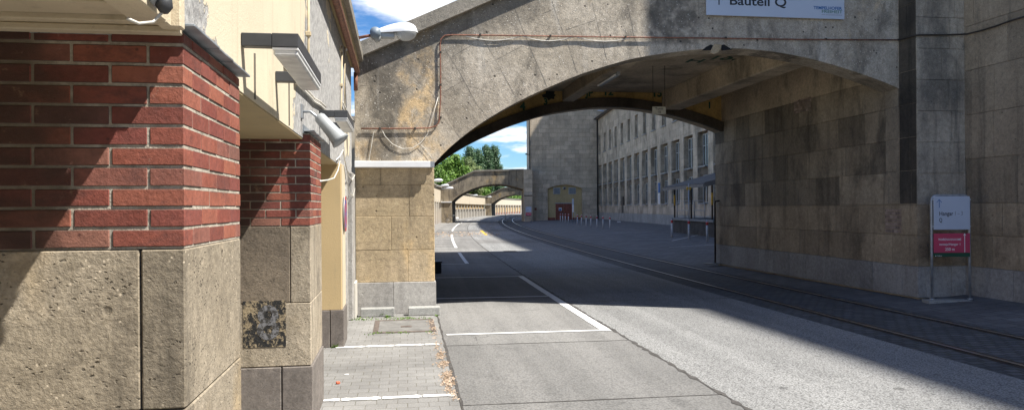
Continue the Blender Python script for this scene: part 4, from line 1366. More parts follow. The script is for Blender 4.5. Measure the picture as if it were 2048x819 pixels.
# repaired brick patches
mm = M()
def patch(px0, py0, px1, py1, u=10.585):
    a = N.hit(px0, py0, u=u); b = N.hit(px1, py1, u=u)
    va, vb = sorted((a[1], b[1])); ha, hb = sorted((a[2], b[2]))
    h = ha; r = 0
    while h < hb - .03:
        v = va + (r % 2) * -.06
        while v < vb:
            mm.bbox(N, u - .004, u + .01, max(v, va) + .004, min(v + .12, vb) - .004, h + .004, min(h + .066, hb) - .004, .003)
            v += .12
        h += .072; r += 1
PB_ = (stonemat('patch_brick', (.33, .24, .19), (.40, .32, .27), (.16, .12, .1), stain=.5, streak=0, island=.35, pit=0, chip=0))
patch(1770, 418, 1803, 466); mm.build('brick_patch', PB_, tw)
mm = M(); patch(1588, 202, 1622, 220); mm.build('brick_patch', PB_, tw)
# dark cable across the tower corner
t = thing('wall_cable', 'dark cable rising across the corner of the stone tower towards the right edge', 'cable', N.p(10.6, VF, 5))
a = N.hit(1795, 80, v=V0 - .03)
pts = [N.p(a[0], V0 - .03, a[2]), N.p(10.56, V0 - .03, a[2])]
for px, py in ((1802, 79), (1815, 75), (1830, 71)):
    q = N.hit(px, py, u=10.56); pts.append(N.p(10.565, min(max(q[1], VF - .02), V0 - .02), q[2]))
for px, py in ((1840, 70), (1880, 70), (1922, 69)):
    q = N.hit(px, py, v=VF - .03); pts.append(N.p(q[0], VF - .03, q[2]))
for px, py in ((1935, 68), (1960, 62), (1990, 53), (2020, 42), (2075, 26)):
    q = N.hit(px, py, u=11.585); pts.append(N.p(11.585, q[1], q[2]))
mm = M(); mm.tube(pts, .016, 6); mm.build('cable', MT['darkpipe'], t)

# standing sign in the niche
def stand_sign(first=None):
    dz = ray(1864, 592); t0 = (14.15) / dz.y
    X0 = dz.x * t0; dz = ray(1944, 592); X1 = dz.x * (14.05 / dz.y)
    gy = gh(10.6)
    gz = CAM_H + ray(1864, 597).z * (14.15 / FPX)
    gz = .10
    F_ = Frame((X0, 14.15, 0), -.05)
    W = (X1 - X0)
    t = thing('standing_sign', 'grey tubular stand with a pale sign over a pink one, before the near stone corner', 'sign', (X0, 14.15, gz))
    top_ = CAM_H + (ray(1864, 391).z) * (14.15 / FPX)
    mm = M()
    r = .10
    pts = [F_.p(0, 0, gz), F_.p(0, 0, 1.0), F_.p(0, 0, top_ - r)]
    for k in range(1, 6):
        a = R(90) * k / 5; pts.append(F_.p(r - r * math.cos(a), 0, top_ - r + r * math.sin(a)))
    pts += [F_.p(W - r, 0, top_)]
    for k in range(1, 6):
        a = R(90) * k / 5; pts.append(F_.p(W - r + r * math.sin(a), 0, top_ - r + r * math.cos(a)))
    pts += [F_.p(W, 0, 1.0), F_.p(W, 0, gz)]
    mm.tube(pts, .024, 12); mm.build('tube_frame', MT['galv'], t)
    mm = M(); mm.bbox(F_, -.12, W + .12, -.14, .14, gz - .06, gz + .012, .004); mm.build('foot_slab', MT['concrete'], t)
    mm = M()
    for u in (0, W): mm.tube([F_.p(u, 0, gz + .01), F_.p(u, 0, gz + .04)], .05, 14)
    mm.build_each('foot_ring', MT['galv'], t)
    def fp(px, py):
        d = ray(px, py); c_ = Vector((0, 0, CAM_H)) - F_.o
        k = (-.03 - c_.dot(F_.V)) / d.dot(F_.V); q = c_ + d * k
        return q.dot(F_.U), q.z
    a = fp(1868, 459); b = fp(1940, 392)
    mm = M(); mm.bbox(F_, a[0], b[0], -.03, -.008, a[1], b[1], .006); p1_ = mm.build('upper_panel', MT['signblue'], t)
    mm = M()
    for u in (a[0] - .012, b[0] + .012):
        for h in (a[1] + .06, b[1] - .06): mm.tube([F_.p(u, -.022, h), F_.p(u, .0, h)], .012, 8)
    mm.build_each('clamp', MT['white_metal'], t)
    a2 = fp(1868, 513); b2 = fp(1940, 466)
    mm = M(); mm.bbox(F_, a2[0], b2[0], -.03, -.012, a2[1] + .075, b2[1], .002); p2_ = mm.build('lower_panel', MT['pink'], t)
    mm = M(); mm.bbox(F_, a2[0], b2[0], -.0302, -.012, a2[1], a2[1] + .073, .002); p3_ = mm.build('lower_strip', MT['darkgreen'], t)
    mm = M()
    for h in (a2[1] + .07, a2[1] + .26, b2[1] - .01): mm.box(F_, -.025, W + .025, -.011, .0, h - .004, h + .004)
    mm.build_each('clamp', MT['darkpipe'], t)
    def tx(s, px, py, size, mat, par, bold=0, w=None, al='LEFT'):
        q = fp(px, py); ww = None
        if w: ww = fp(px + w, py)[0] - q[0]
        return text(s, size, F_.p(q[0], -.0305, q[1]), F_.U, (0, 0, 1), mat, par, 'lettering', bold, al, ww)
    tx('Hangar', 1878, 430.5, .105, MT['ink'], p1_, .0012, 28)
    tx('1 – 3', 1908.5, 430, .105, MT['greyink'], p1_, 0, 15)
    tx('Q', 1878, 443.5, .105, MT['ink'], p1_, .0012, 6)
    tx('WARENANNAHME', 1876.5, 480.5, .058, MT['whiteink'], p2_, .0008, 46)
    tx('tentaja/Hangar 1', 1878.5, 490, .058, MT['whiteink'], p2_, .0008, 42)
    tx('250 m', 1890, 500.5, .075, MT['whiteink'], p2_, .0012, 19)
    tx('TAMAJA', 1874, 512, .026, MT['whiteink'], p3_, .0004, 10)
    def arrow(px, py0, py1, w, hw, mat, par):
        a = fp(px, py0); b = fp(px, py1)
        mm = M(); mm.box(F_, a[0] - w, a[0] + w, -.0322, -.0302, a[1], b[1])
        for sg in (-1, 1):
            mm.add([F_.p(a[0] + du, -.0324, b[1] + dh) for du, dh in ((0, .012), (sg * hw, -hw), (sg * hw, -hw - 2.6 * w), (0, .012 - 3 * w))], [(0, 1, 2, 3)])
        mm.build('arrow', mat, par)
    arrow(1878.5, 415, 399, .005, .048, MT['blueink'], p1_)
    arrow(1929.5, 504, 467, .006, .022, MT['whiteink'], p2_)
    mm = M(); q = fp(1871.5, 512); mm.add([F_.p(q[0] - .012, -.0312, q[1]), F_.p(q[0] + .012, -.0312, q[1]), F_.p(q[0], -.0312, q[1] + .02)], [(0, 1, 2)]); mm.build('emblem', MT['whiteink'], p3_)
    return t
ss = stand_sign()
s2_ = copy_tree(ss)
d2 = ray(1051.5, 444); s2_.location = (d2.x * 92 / FPX, 92, .02)
# the far one stands before the second arch's right pier
s2_.scale = (1.0, 1.0, 1.0)
s2_['label'] = 'distant pale and pink sign on a stand before the right pier of the second arch'
tagit(ss, group='pale and pink signs on tubular stands'); tagit(s2_, group='pale and pink signs on tubular stands')

# thin pole at the passage end
q = N.hit(1434, 522, v=22.3)
t = thing('guard_pole', 'thin dark bent pole with a pale foot plate at the passage wall end', 'pole', N.p(q[0] - .12, 22.0, gh(10.4)))
mm = M(); u_ = q[0] - .10; mm.tube([N.p(u_, 22.2, .1), N.p(u_, 22.2, 1.95), N.p(u_ + .02, 22.2, 2.03), N.p(u_ + .15, 22.2, 2.05)], .028, 8); mm.build('pole', MT['darkpipe'], t)
mm = M(); mm.bbox(N, u_ - .35, u_ + .1, 22.05, 22.35, .1, .13, .004); mm.build('foot_plate', MT['concrete'], t)

# concrete wheel stops by the pier
for i, (x0_, x1_, y0_, y1_, lab) in enumerate(((723, 789, 611, 628, 'concrete kerb block lying against the arcade wall at the foot of the left pier'), (816, 880, 614, 628, 'concrete kerb block at the roadside corner of the left pier foot'))):
    a = N.hit(x0_, y1_, h=0); b = N.hit(x1_, y1_, h=0)
    mm = M(); mm.bbox(N, a[0], b[0], 13.30, 13.52, 0, .145, .012)
    o = mm.build('kerb_block', MT['concrete']); tagit(o, lab, 'kerb block', 'kerb blocks at the pier foot')
# dark bin behind the pier
t = thing('waste_bin', 'small black bin in the shade just behind the left pier of the near arch', 'bin', N.p(1.0, 22.6, 0))
dd = ray(876, 546); kk = -CAM_H / dd.z; PB = Vector((dd.x * kk, dd.y * kk, 0))
BF = Frame((PB.x, PB.y, 0), TH0); t.location = PB
mm = M(); mm.bbox(BF, -.25, .10, -.02, .3, .0, .30, .02); mm.build('body', MT['tyre'], t)
mm = M(); mm.bbox(BF, -.27, .12, -.04, .32, .30, .35, .012); mm.build('lid', MT['black'], t)
# ================================================================== BLOCKS THAT SHADE THE STREET (stand beyond the frame)
hg = M()
n = 60
for i in range(n):
    sa, sb = -45 + i * 4.1, -45 + (i + 1) * 4.1
    P = [curve(o, s, h) for s in (sa, sb) for o in (36, 50) for h in (0, 49.85)]
    hg.add(P, [(0, 4, 5, 1), (2, 3, 7, 6), (1, 5, 7, 3)] + ([(0, 1, 3, 2)] if i == 0 else []) + ([(4, 6, 7, 5)] if i == n - 1 else []))
sb = M(); sb.box(N, 13, 22, -60, 10.5, 0, 7.6)  # unseen building, added to block sky light and deepen the shade
o = sb.build('sky_blocking_building', MT['palace']); tagit(o, 'unseen low stone side building, added behind the viewer on the right to block sky light', 'building')
o = hg.build('hangar_building', MT['palace']); tagit(o, 'tall pale stone hangar block standing behind the office building, out of view on the right', 'building')

# ================================================================== SECOND AND THIRD BRIDGES
def far_bridge(s, label):
    F = FR(s)
    t = thing('arch_bridge', label, 'bridge', F.p(0, 0, 0), 'arch bridges across the street')
    mm = M(); arch_face(mm, F, 0, DEP, [(0.0, INS[0][1])] + INS, top); mm.build('span', MT['bridge'], t)
    mm = M(); mm.box(F, 0, UL, 0, DEP, 0, INS[0][1] - .001, 't'); mm.build('left_pier', MT['bridge'], t)
    mm = M(); mm.box(F, 10.6, 11.7, -.5, DEP, 0, 6.75); mm.build('right_pier', MT['tower'], t)
    mm = M(); coping(mm, F, top, 0, DEP, .2); mm.build('coping', MT['coping'], t)
    mm = M(); mm.box(F, .0, UL, -.14, 0, 2.58, 2.72); mm.build('strip_light', MT['white_metal'], t)
    mm = M(); mm.box(F, .66, 11.66, -.54, -.505, 3.35, 3.45) if False else mm.box(F, 10.6, 11.7, -.54, -.503, 3.35, 3.45); mm.build('dark_pipe', MT['darkpipe'], t)
    return t
tagit(br, group='arch bridges across the street')
B2 = far_bridge(97, 'second arch bridge with streaked dark concrete, joining the pale tower with the ochre doorway')
B3 = far_bridge(180.5, 'third and farthest arch bridge, small under the second one')

# far arcade walls between the bridges
def arcade(s0, s1, label, pitch, style, name='arcade_building'):
    F0 = FR(s0)
    t = thing(name, label, 'building', curve(0, s0), 'arcade walls beyond the near arch')
    n = max(1, int((s1 - s0) / pitch)); st = (s1 - s0) / n
    up = M(); bk = M(); cp = M(); bs = M()
    for i in range(n):
        sa, sb = s0 + i * st, s0 + (i + 1) * st
        def seg(m, o0, o1, h0, h1):
            P = [curve(o, s, h) for h in (h0, h1) for s in (sa, sb) for o in (o0, o1)]
            m.add(P, [(0, 2, 3, 1), (4, 5, 7, 6), (0, 1, 5, 4), (2, 6, 7, 3), (0, 4, 6, 2), (1, 3, 7, 5)])
        seg(up, -1.2, .0, 2.62, 4.45)
        seg(cp, -1.6, .2, 4.45, 4.62)
        seg(bk, -1.3, -.45, 0.0, 2.62)
        if style == 'yellow': seg(bs, -.45, -.35, 0, .55)
    up.build('upper_wall', MT['farwall'], t)
    bk.build('recess_wall', MT['faryellow'], t)
    cp.build('coping', MT['coping'], t)
    if bs.f: bs.build('base_band', MT['door'], t)
    # pilasters, each a part; shared mesh per segment is not possible on a curve, so each is built small
    pp = M(); F1 = Frame((0, 0, 0), 0)
    pp.box(F1, -.46, .05, -.28, .28, 0, 2.9 if style != 'low' else 1.62)
    me = None
    for i in range(n + 1):
        s = s0 + i * st
        th = math.atan(-(-0.15 + 0.00132 * s))
        if me is None:
            o = pp.build('pilaster', MT['whitepost']); me = o.data; o.parent = t
        else:
            o = bpy.data.objects.new('pilaster', me); COL.objects.link(o); o.parent = t
        o.location = curve(0, s) - t.location
        o.rotation_euler = (0, 0, th)
    if style == 'low':
        lo = M()
        for i in range(n):
            sa, sb = s0 + i * st + .25, s0 + (i + 1) * st - .25
            P = [curve(o_, s, h) for h in (1.55, 1.7) for s in (sa, sb) for o_ in (-.4, -.1)]
            lo.add(P, [(0, 2, 3, 1), (4, 5, 7, 6), (0, 1, 5, 4), (2, 6, 7, 3), (0, 4, 6, 2), (1, 3, 7, 5)])
            P = [curve(o_, s, h) for h in (0, 1.55) for s in (sa, sb) for o_ in (-.44, -.38)]
            lo.add(P, [(0, 2, 3, 1), (4, 5, 7, 6), (0, 1, 5, 4), (2, 6, 7, 3), (0, 4, 6, 2), (1, 3, 7, 5)])
        lo.build_each('dark_opening_panel', MT['darkstone'], t)  # dark panels and ledges stand in for the shaded openings
        # slim upper mullions
        mu = M()
        for i in range(n + 1):
            Fq = FR(s0 + i * st)
            mu.box(Fq, -.44, -.2, -.16, .16, 1.62, 2.62)
        mu.build_each('upper_post', MT['whitepost'], t)
    return t
arcade(22.6, 96.9, 'sunlit cream arcade wall between the near arch and the second arch', 3.9, 'yellow')
arcade(105.9, 180.3, 'sunlit cream arcade wall with low pale posts seen through the second arch', 5.3, 'low')
arcade(189.5, 300, 'farthest curving cream arcade wall with yellow panels seen through the third arch', 5.0, 'yellow')

# street lamps on the far walls (white heads)
def far_lamp(px, py, s, label, first=None):
    P = curve(.0, s, 0)
    F = FR(s)
    h = CAM_H + ray(px, py).z * (P.y / FPX)
    if first is not None:
        r = copy_tree(first); r.location = curve(0, s, h); r.rotation_euler = (0, 0, F.th); r['label'] = label; return r
    r = thing('street_lamp', label, 'street lamp', (0, 0, 0), 'lamps along the far arcade walls')
    Z = Frame((0, 0, 0), 0)
    mm = M(); mm.tube([(0, 0, -.15), (.3, 0, 0), (.8, 0, .05)], .035, 6); mm.build('arm', MT['grey_metal'], r)
    mm = M(); mm.tube([(.7, 0, .03), (.85, 0, .05), (1.2, 0, .08), (1.5, 0, .08), (1.68, 0, .06)], [.05, .11, .16, .15, .03], 10); mm.build('lamp_head', MT['white_metal'], r)
    r.location = curve(0, s, h); r.rotation_euler = (0, 0, F.th)
    return r
fl = far_lamp(870, 362, 70, 'white lamp head on the arcade wall just beside the near pier')
far_lamp(878, 372, 86, 'white lamp head on the arcade wall just before the second arch', fl)
far_lamp(893, 377, 96.2, 'white lamp head on the left shoulder of the second arch', fl)
far_lamp(946, 391, 150, 'white lamp head on the wall seen through the second arch', fl)
far_lamp(972, 394, 179, 'white lamp head at the left foot of the third arch', fl)

# ================================================================== FAR TOWER
F2 = FR(97)
ft = thing('tower', 'tall pale stone tower with an ochre arched doorway beyond the near arch', 'tower', F2.p(13, 1.5, 0))
TU0 = 11.4
# front wall with the niche cut out, built of strips
TV = 1.6
FT = Frame(F2.p(0, TV, 0), F2.th)
def tp(px, py): 
    q = FT.hit(px, py, v=0); return q[0], q[2]
nl = tp(1095.5, 430)[0]; nr = tp(1164.5, 430)[0]; ns = tp(1095, 377)[1]; na = tp(1130, 369)[1]
TR = tp(1238, 300)[0]; TU0 = tp(1058.5, 400)[0]
arcp = []
for k in range(13):
    f = k / 12; arcp.append((nl + (nr - nl) * f, ns + (na - ns) * (1 - (2 * f - 1) ** 2)))
mm = M(); H2 = 26
mm.box(FT, TU0, nl, 0, 7, 0, H2, 'b'); mm.box(FT, nr, TR, 0, 7, 0, H2, 'b')
for (a, ha), (b, hb) in zip(arcp, arcp[1:]):
    mm.quad(FT.p(a, 0, ha), FT.p(b, 0, hb), FT.p(b, 0, H2), FT.p(a, 0, H2))
    mm.quad(FT.p(a, .45, ha), FT.p(b, .45, hb), FT.p(b, 0, hb), FT.p(a, 0, ha))
mm.quad(FT.p(nl, 0, H2), FT.p(nr, 0, H2), FT.p(nr, 7, H2), FT.p(nl, 7, H2))
mm.build('stone_walls', MT['tower'], ft)
mm = M(); mm.box(FT, nl, nr, .40, .6, 0, na + .1); nb = mm.build('ochre_infill', MT['ochre_niche'], ft)
mm = M(); mm.box(FT, nl, tp(1111, 430)[0], .37, .40, 0, .55); mm.build('base_band', MT['door'], ft); mm = M(); mm.box(FT, tp(1144.5, 430)[0], nr, .37, .40, 0, .55); mm.build('base_band', MT['door'], ft)
d0 = tp(1111.8, 430)[0]; d1 = tp(1144.2, 430)[0]; dh = tp(1120, 407)[1]
mid = (d0 + d1) / 2
dr = M(); dr.bbox(FT, d0, mid - .02, .34, .40, 0, dh, .01); dr = dr.build('door', MT['door'], ft)
d2_ = M(); d2_.bbox(FT, mid + .02, d1, .34, .40, 0, dh, .01); d2_.build('door', MT['door'], ft)
mm = M(); mm.box(FT, d0 - .1, d1 + .15, .30, .40, dh + .01, dh + .11); mm.build('door_head', MT['grey_metal'], ft)
a = tp(1118, 421); b = tp(1124, 415)
mm = M(); mm.box(FT, a[0], b[0], .325, .34, a[1], b[1]); sgn = mm.build('door_sign', MT['whiteink'], dr)
mm = M(); mm.box(FT, a[0] + .05, b[0] - .05, .318, .3245, a[1] + .03, a[1] + .26); mm.build('door_sign_field', MT['blueink'], dr)
for (xa, xb) in ((1106.6, 1121), (1137.6, 1152.3)):
    a = tp(xa, 388); b = tp(xb, 374)
    mm = M(); mm.box(FT, a[0], b[0], .32, .40, a[1], b[1]); vv = mm.build('vent', MT['frame'], ft)
    mm = M()
    k = 7
    for i in range(k):
        h = a[1] + .08 + (b[1] - a[1] - .16) * i / k
        mm.box(FT, a[0] + .1, b[0] - .08, .30, .319, h, h + .07)
    mm.build_each('louvre_blade', MT['louvre'], vv)
a = tp(1129, 376)
mm = M(); mm.tube([FT.p(a[0], .25, a[1]), FT.p(a[0], .40, a[1])], .2, 16); rv = mm.build('round_vent', MT['frame'], ft)
mm = M(); mm.tube([FT.p(a[0], .24, a[1]), FT.p(a[0], .249, a[1])], .11, 12); mm.build('vent_hole', MT['black'], rv)
mm = M(); mm.tube([FT.p(TU0 + .1, -.06, .3), FT.p(TU0 + .1, -.06, H2 - 2)], .06, 6); mm.build('downpipe', MT['darkpipe'], ft)
a = tp(1069, 420); b = tp(1072.5, 416)
mm = M(); mm.box(FT, a[0], b[0] + .05, -.03, -.002, a[1], b[1] + .05); mm.build('wall_plate', MT['door'], ft)
a = tp(1208, 223)
t = thing('tower_lamp', 'small pale lamp high on the tower beside the office roof edge', 'lamp', FT.p(a[0], 0, a[1]))
mm = M(); mm.tube([FT.p(a[0] + .5, -.02, a[1] - .1), FT.p(a[0], -.3, a[1])], .04, 6); mm.build('arm', MT['grey_metal'], t)
mm = M(); mm.tube([FT.p(a[0] - .9, -.35, a[1] + .1), FT.p(a[0] + .1, -.35, a[1] - .02)], [.05, .1], 8); mm.build('lamp_head', MT['signblue'], t)
a = tp(1054.5, 309)
t = thing('camera_bracket', 'small dark camera on a short bracket at the tower edge against the sky', 'camera', FT.p(a[0], 0, a[1]))
mm = M(); mm.tube([FT.p(TU0 + .05, -.05, a[1]), FT.p(a[0] - .1, -.05, a[1])], .04, 6); mm.build('arm', MT['darkpipe'], t)
mm = M(); mm.bbox(FT, a[0] - .25, a[0] + .05, -.2, .0, a[1] - .02, a[1] + .14, .02); mm.build('body', MT['darkpipe'], t)

# ================================================================== OFFICE BUILDING ON THE RIGHT
OB = 20.5
ob = thing('office_building', 'long grey stone office building with rows of tall narrow windows behind the cobbled yard', 'building', curve(OB, 60, gh(OB)))
S0_, S1_ = 38.0, 97.0
PIT = 3.86
# straight building frame: from (13.75, 50.6) to (11.15, 98.8)
A_ = Vector((13.72, 50.5, 0)); B_ = Vector((11.2, 98.6, 0))
dv = (B_ - A_).normalized()
OF = Frame(A_, math.atan2(-dv.x, dv.y))
def op(px, py):
    q = OF.hit(px, py, u=0); return q[1], q[2]
wins = [op(x, 300)[0] for x in (1199.5, 1208, 1218, 1229, 1241, 1255, 1270.5, 1287.6, 1307.6, 1329, 1353)]
vs_ = [wins[0] - PIT * k for k in range(0, 20)]
vmin, vmax = vs_[-1] - 2, (B_ - A_).length
pit = (wins[0] - wins[8]) / 8
vs_ = [wins[0] - pit * k for k in range(0, 18)]
GZ = .35
hsT, hsB = 11.0, 8.75
HR = 13.15
SL_T, SL_B = 7.2, 2.05
WW = 1.35   # top window opening
SW = 2.45    # slot opening
wall = M()
dpt = .6
edges = []
lo_v = vs_[-1] - 1.9
# horizontal bands
rb = M(); rb.box(OF, dpt, 1.2, lo_v, vmax, 0, HR); rb.build('recess_back', MT['browndark'], ob)  # dark colour painted in to deepen the shade of the recesses
wall.box(OF, 0, dpt, lo_v, vmax, hsT, HR)
wall.box(OF, 0, dpt, lo_v, vmax, SL_T, hsB)
wall.box(OF, 0, dpt, lo_v, vmax, 0, SL_B)
prev = lo_v
prev2 = lo_v
for v in sorted(vs_):
    wall.box(OF, 0, dpt, prev, v - WW / 2, hsB, hsT); prev = v + WW / 2
    wall.box(OF, 0, dpt, prev2, v - SW / 2, SL_B, SL_T); prev2 = v + SW / 2
wall.box(OF, 0, dpt, prev, vmax, hsB, hsT); wall.box(OF, 0, dpt, prev2, vmax, SL_B, SL_T)
wall.build('stone_walls', MT['palace'], ob)
mm = M(); mm.box(OF, -.45, 14, lo_v - .4, vmax, HR, HR + .22); mm.build('roof', MT['darkstone'], ob)
mm = M(); mm.tube([OF.p(-.42, lo_v, HR + .1), OF.p(-.42, vmax, HR + .1)], .09, 8); mm.build('gutter', MT['darkpipe'], ob)
mm = M(); mm.tube([OF.p(-.12, vmax - .3, .3), OF.p(-.12, vmax - .3, HR)], .09, 8); mm.build('downpipe', MT['darkpipe'], ob)
mm = M(); mm.box(OF, -.02, -.003, lo_v, vmax, 0, 1.2); mm.build('base_course', MT['concrete'], ob)
# windows as parts, copies share meshes
def window(w, h, cols, name='window', sill=True):
    """window in local axes: width along +Y', opening faces -X'; origin at the bottom centre of the opening front"""
    Z = Frame((0, 0, 0), 0)
    m = M(); fw = .07
    m.box(Z, .26, .33, -w / 2, -w / 2 + fw, 0, h); m.box(Z, .26, .33, w / 2 - fw, w / 2, 0, h)
    m.box(Z, .26, .33, -w / 2 + fw, w / 2 - fw, 0, fw); m.box(Z, .26, .33, -w / 2 + fw, w / 2 - fw, h - fw, h)
    for k in range(1, cols):
        x = -w / 2 + w * k / cols
        m.box(Z, .24, .335, x - .06, x + .06, fw, h - fw)
    m.box(Z, .265, .325, -w / 2 + fw, w / 2 - fw, h * .62, h * .62 + .05)
    fr_ = m.build(name, MT['frame'])
    g_ = M(); g_.box(Z, .29, .30, -w / 2 + .02, w / 2 - .02, .02, h - .02); g_ = g_.build('pane', MT['glass']); g_.parent = fr_
    if sill:
        s_ = M(); s_.box(Z, -.10, .26, -w / 2 - .08, w / 2 + .08, -.10, .0); s_ = s_.build('sill', MT['concrete']); s_.parent = fr_
    return fr_
def place(proto, v, h, used=[]):
    if id(proto) in used:
        o = proto.copy(); COL.objects.link(o)
        for ch in [c for c in COL.objects if c.parent == proto]:
            c = ch.copy(); COL.objects.link(c); c.parent = o
    else:
        used.append(id(proto)); o = proto
    o.parent = ob
    o.location = OF.p(0, v, h) - ob.location
    o.rotation_euler = (0, 0, OF.th)
    return o
w1 = window(WW, hsT - hsB, 2); w2 = window(1.5, 2.3, 2); w3 = window(1.5, 2.0, 2)
dk = M()
for i, v in enumerate(vs_):
    place(w1, v, hsB)
    place(w2, v, 4.75)
    if i not in (4,): place(w3, v, 2.12)
# spandrels between upper and lower windows
mm = M()
for v in vs_:
    mm.box(OF, .20, dpt - .002, v - SW / 2 + .004, v + SW / 2 - .004, 4.15, 4.65)
mm.build_each('spandrel', MT['browndark'], ob)  # dark colour adds to the painted recess shade
mm = M(); v = vs_[4]; mm.box(OF, -.01, .1, v - .55, v + .55, .35, 3.0); mm.build('door', MT['ring'], ob)
# blue and white plate on a pilaster
a = op(1319, 383); b = op(1319, 403)
mm = M(); mm.box(OF, -.06, -.004, a[0] - .28, a[0] + .28, 3.1, 3.95); o1 = mm.build('blue_plate', MT['blueink'], ob)
mm = M(); mm.box(OF, -.06, -.004, a[0] - .24, a[0] + .24, 2.1, 3.05); mm.build('white_plate', MT['whiteink'], ob)

# ================================================================== LOADING DOCK
yz = gh(17)
dk_ = thing('loading_dock', 'dark raised loading dock with a corrugated lean-to roof on posts before the office building', 'loading dock', (11.5, 45, yz))
DA = Vector((10.15, 39.6, 0)); DF = Frame(DA, .045)
mm = M(); mm.box(DF, .4, 5.2, 0, 8.4, 0, 1.02); mm.build('platform', MT['dockwall'], dk_)
mm = M(); mm.bbox(DF, .28, 5.2, -.12, 8.5, 1.025, 1.17, .02); mm.build('deck', MT['docktop'], dk_)
mm = M()
nn_ = 30
P = []
for i in range(nn_ * 2 + 1):
    v = -.4 + 8.7 * i / (nn_ * 2)
    dz = .035 * math.cos(i * math.pi)
    P += [DF.p(-.25, v, 3.06 + dz), DF.p(4.9, v, 4.45 + dz)]
mm.smooth = False
mm.add(P, [(2 * i, 2 * i + 1, 2 * i + 3, 2 * i + 2) for i in range(nn_ * 2)])
rf_ = mm.build('canopy_roof', MT['sheet'], dk_)
mm = M()
mm.add([DF.p(u, v, h) for v in (-.42, -.46) for u, h in ((-.25, 2.86), (4.9, 4.2), (4.9, 4.42), (-.25, 3.08))], [(0, 1, 2, 3), (7, 6, 5, 4), (0, 4, 5, 1), (3, 2, 6, 7), (0, 3, 7, 4)])
mm.box(DF, -.30, -.22, -.4, 8.3, 2.88, 3.04)
mm.build('fascia', MT['sheet'], rf_)
for (u, v) in ((-.02 + .4, .3), (.75, .3), (.4, 8.0), (.4, 4.3)):
    mm = M(); mm.tube([DF.p(u, v, 1.17), DF.p(u, v, 2.95 + (u + .25) * .25)], .05, 8); po = mm.build('post', MT['ring'], dk_)
    if v < 1 or v > 7:
        mm = M(); mm.tube([DF.p(u, v, 1.95), DF.p(u, v, 2.6)], .056, 8); mm.build('yellow_band', MT['bandyellow'], po)
mm = M()
for v in (2, 4, 6, 7.8): mm.tube([DF.p(.5, v, 1.17), DF.p(.5, v, 2.2)], .025, 6)
for h in (1.65, 2.2): mm.tube([DF.p(.5, 2, h), DF.p(.5, 7.8, h)], .02, 6)
mm.build_each('railing', MT['galv'], dk_)
pp_ = (ray(1378, 478)); 
# slim yellow-headed post beside the dock
t = thing('marker_post', 'slim grey post with a yellow head standing by the loading dock', 'post', (0, 0, 0))
dd = ray(1378, 470); kk = 40 / FPX; t.location = (dd.x * kk, 40, .4)
mm = M(); mm.tube([Vector(t.location) + Vector((0, 0, 0)), Vector(t.location) + Vector((0, 0, 2.7))], .035, 8); mm.build('shaft', MT['galv'], t)
LQ = Frame(t.location, 0); mm = M(); mm.bbox(LQ, -.12, .12, -.03, .03, 2.35, 2.5, .01); mm.build('yellow_head', MT['bandyellow'], t)

# ================================================================== BOLLARDS
def bollard():
    t = thing('bollard', '', 'bollard', (0, 0, 0), 'red banded bollards in the yard')
    mm = M(); mm.tube([(0, 0, -.2), (0, 0, .98)], .055, 12); mm.build('shaft', MT['bollard'], t)
    mm = M(); mm.tube([(0, 0, .78), (0, 0, .93)], .058, 12); mm.build('red_band', MT['red'], t)
    mm = M(); mm.smooth = True; mm.tube([(0, 0, .98), (0, 0, 1.0), (0, 0, 1.015)], [.058, .05, .02], 12); mm.build('cap', MT['galv'], t)
    return t
b0_ = bollard()
BL = [(1120.9, 443.6), (1125.5, 444.3), (1130.8, 445.2), (1137, 446.2), (1154.9, 449.7), (1163, 450.8), (1172.5, 452), (1182, 453.7), (1193.8, 455.4), (1206, 457), (1220, 458.5)]
words = ['leftmost bollard, in front of the red tower door', 'second bollard from the left, in front of the red tower door', 'third bollard from the left, in front of the red tower door', 'fourth bollard from the left, just left of the pale information pillar',
         'bollard just right of the pale information pillar', 'second bollard right of the pale information pillar', 'third bollard right of the pale information pillar', 'fourth bollard right of the pale information pillar',
         'third bollard from the right end of the row, at the tower corner', 'next to last bollard of the row, before the office building', 'nearest and rightmost bollard of the row before the office building']
DB = [(1344, 474.5, 'left of three bollards before the loading dock'), (1378, 478.5, 'middle one of three bollards before the loading dock'), (1414.5, 483, 'right of three bollards before the loading dock, by the passage wall')]
first = True
for (x, y), lab in zip(BL + [(a, b) for a, b, c in DB], words + [c for a, b, c in DB]):
    near = lab.endswith('dock') or 'loading dock' in lab
    d = ray(x, y)
    hz = .16 if not near else .22
    k = (hz - CAM_H) / d.z
    o = b0_ if first else copy_tree(b0_)
    first = False
    o.location = (d.x * k, d.y * k, hz)
    o['label'] = 'grey white ' + lab
# information pillar
d = ray(1147, 446.5); k = (.16 - CAM_H) / d.z
t = thing('information_pillar', 'tall narrow pale blue and white panel on two posts between the bollards', 'sign', (d.x * k, d.y * k, .16))
LQ = Frame(t.location, 0)
hp = 2.62
for u in (-.10, .16):
    mm = M(); mm.tube([LQ.p(u, 0, 0), LQ.p(u, 0, 1.25)], .03, 8); mm.build('post', MT['galv'], t)
mm = M(); mm.bbox(LQ, -.13, .05, -.04, .04, 1.2, 2.0, .01); mm.build('lower_panel', MT['whiteink'], t)
mm = M(); mm.bbox(LQ, -.13, .05, -.041, .041, 2.0, hp, .01); mm.build('upper_panel', MT['signblue'], t)
mm = M(); mm.bbox(LQ, -.55, .5, -.3, .3, -.1, .03, .01); mm.build('foot_slab', MT['concrete'], t)
# small white litter by the office wall
d = ray(1238, 444); k = (.33 - CAM_H) / d.z
mm = M(); LQ = Frame((d.x * k, d.y * k, 0), 0); mm.bbox(LQ, -.18, .18, -.1, .1, .3, .42, .03); o = mm.build('litter', MT['litter_white']); tagit(o, 'small white heap of litter near the office building wall', 'litter')

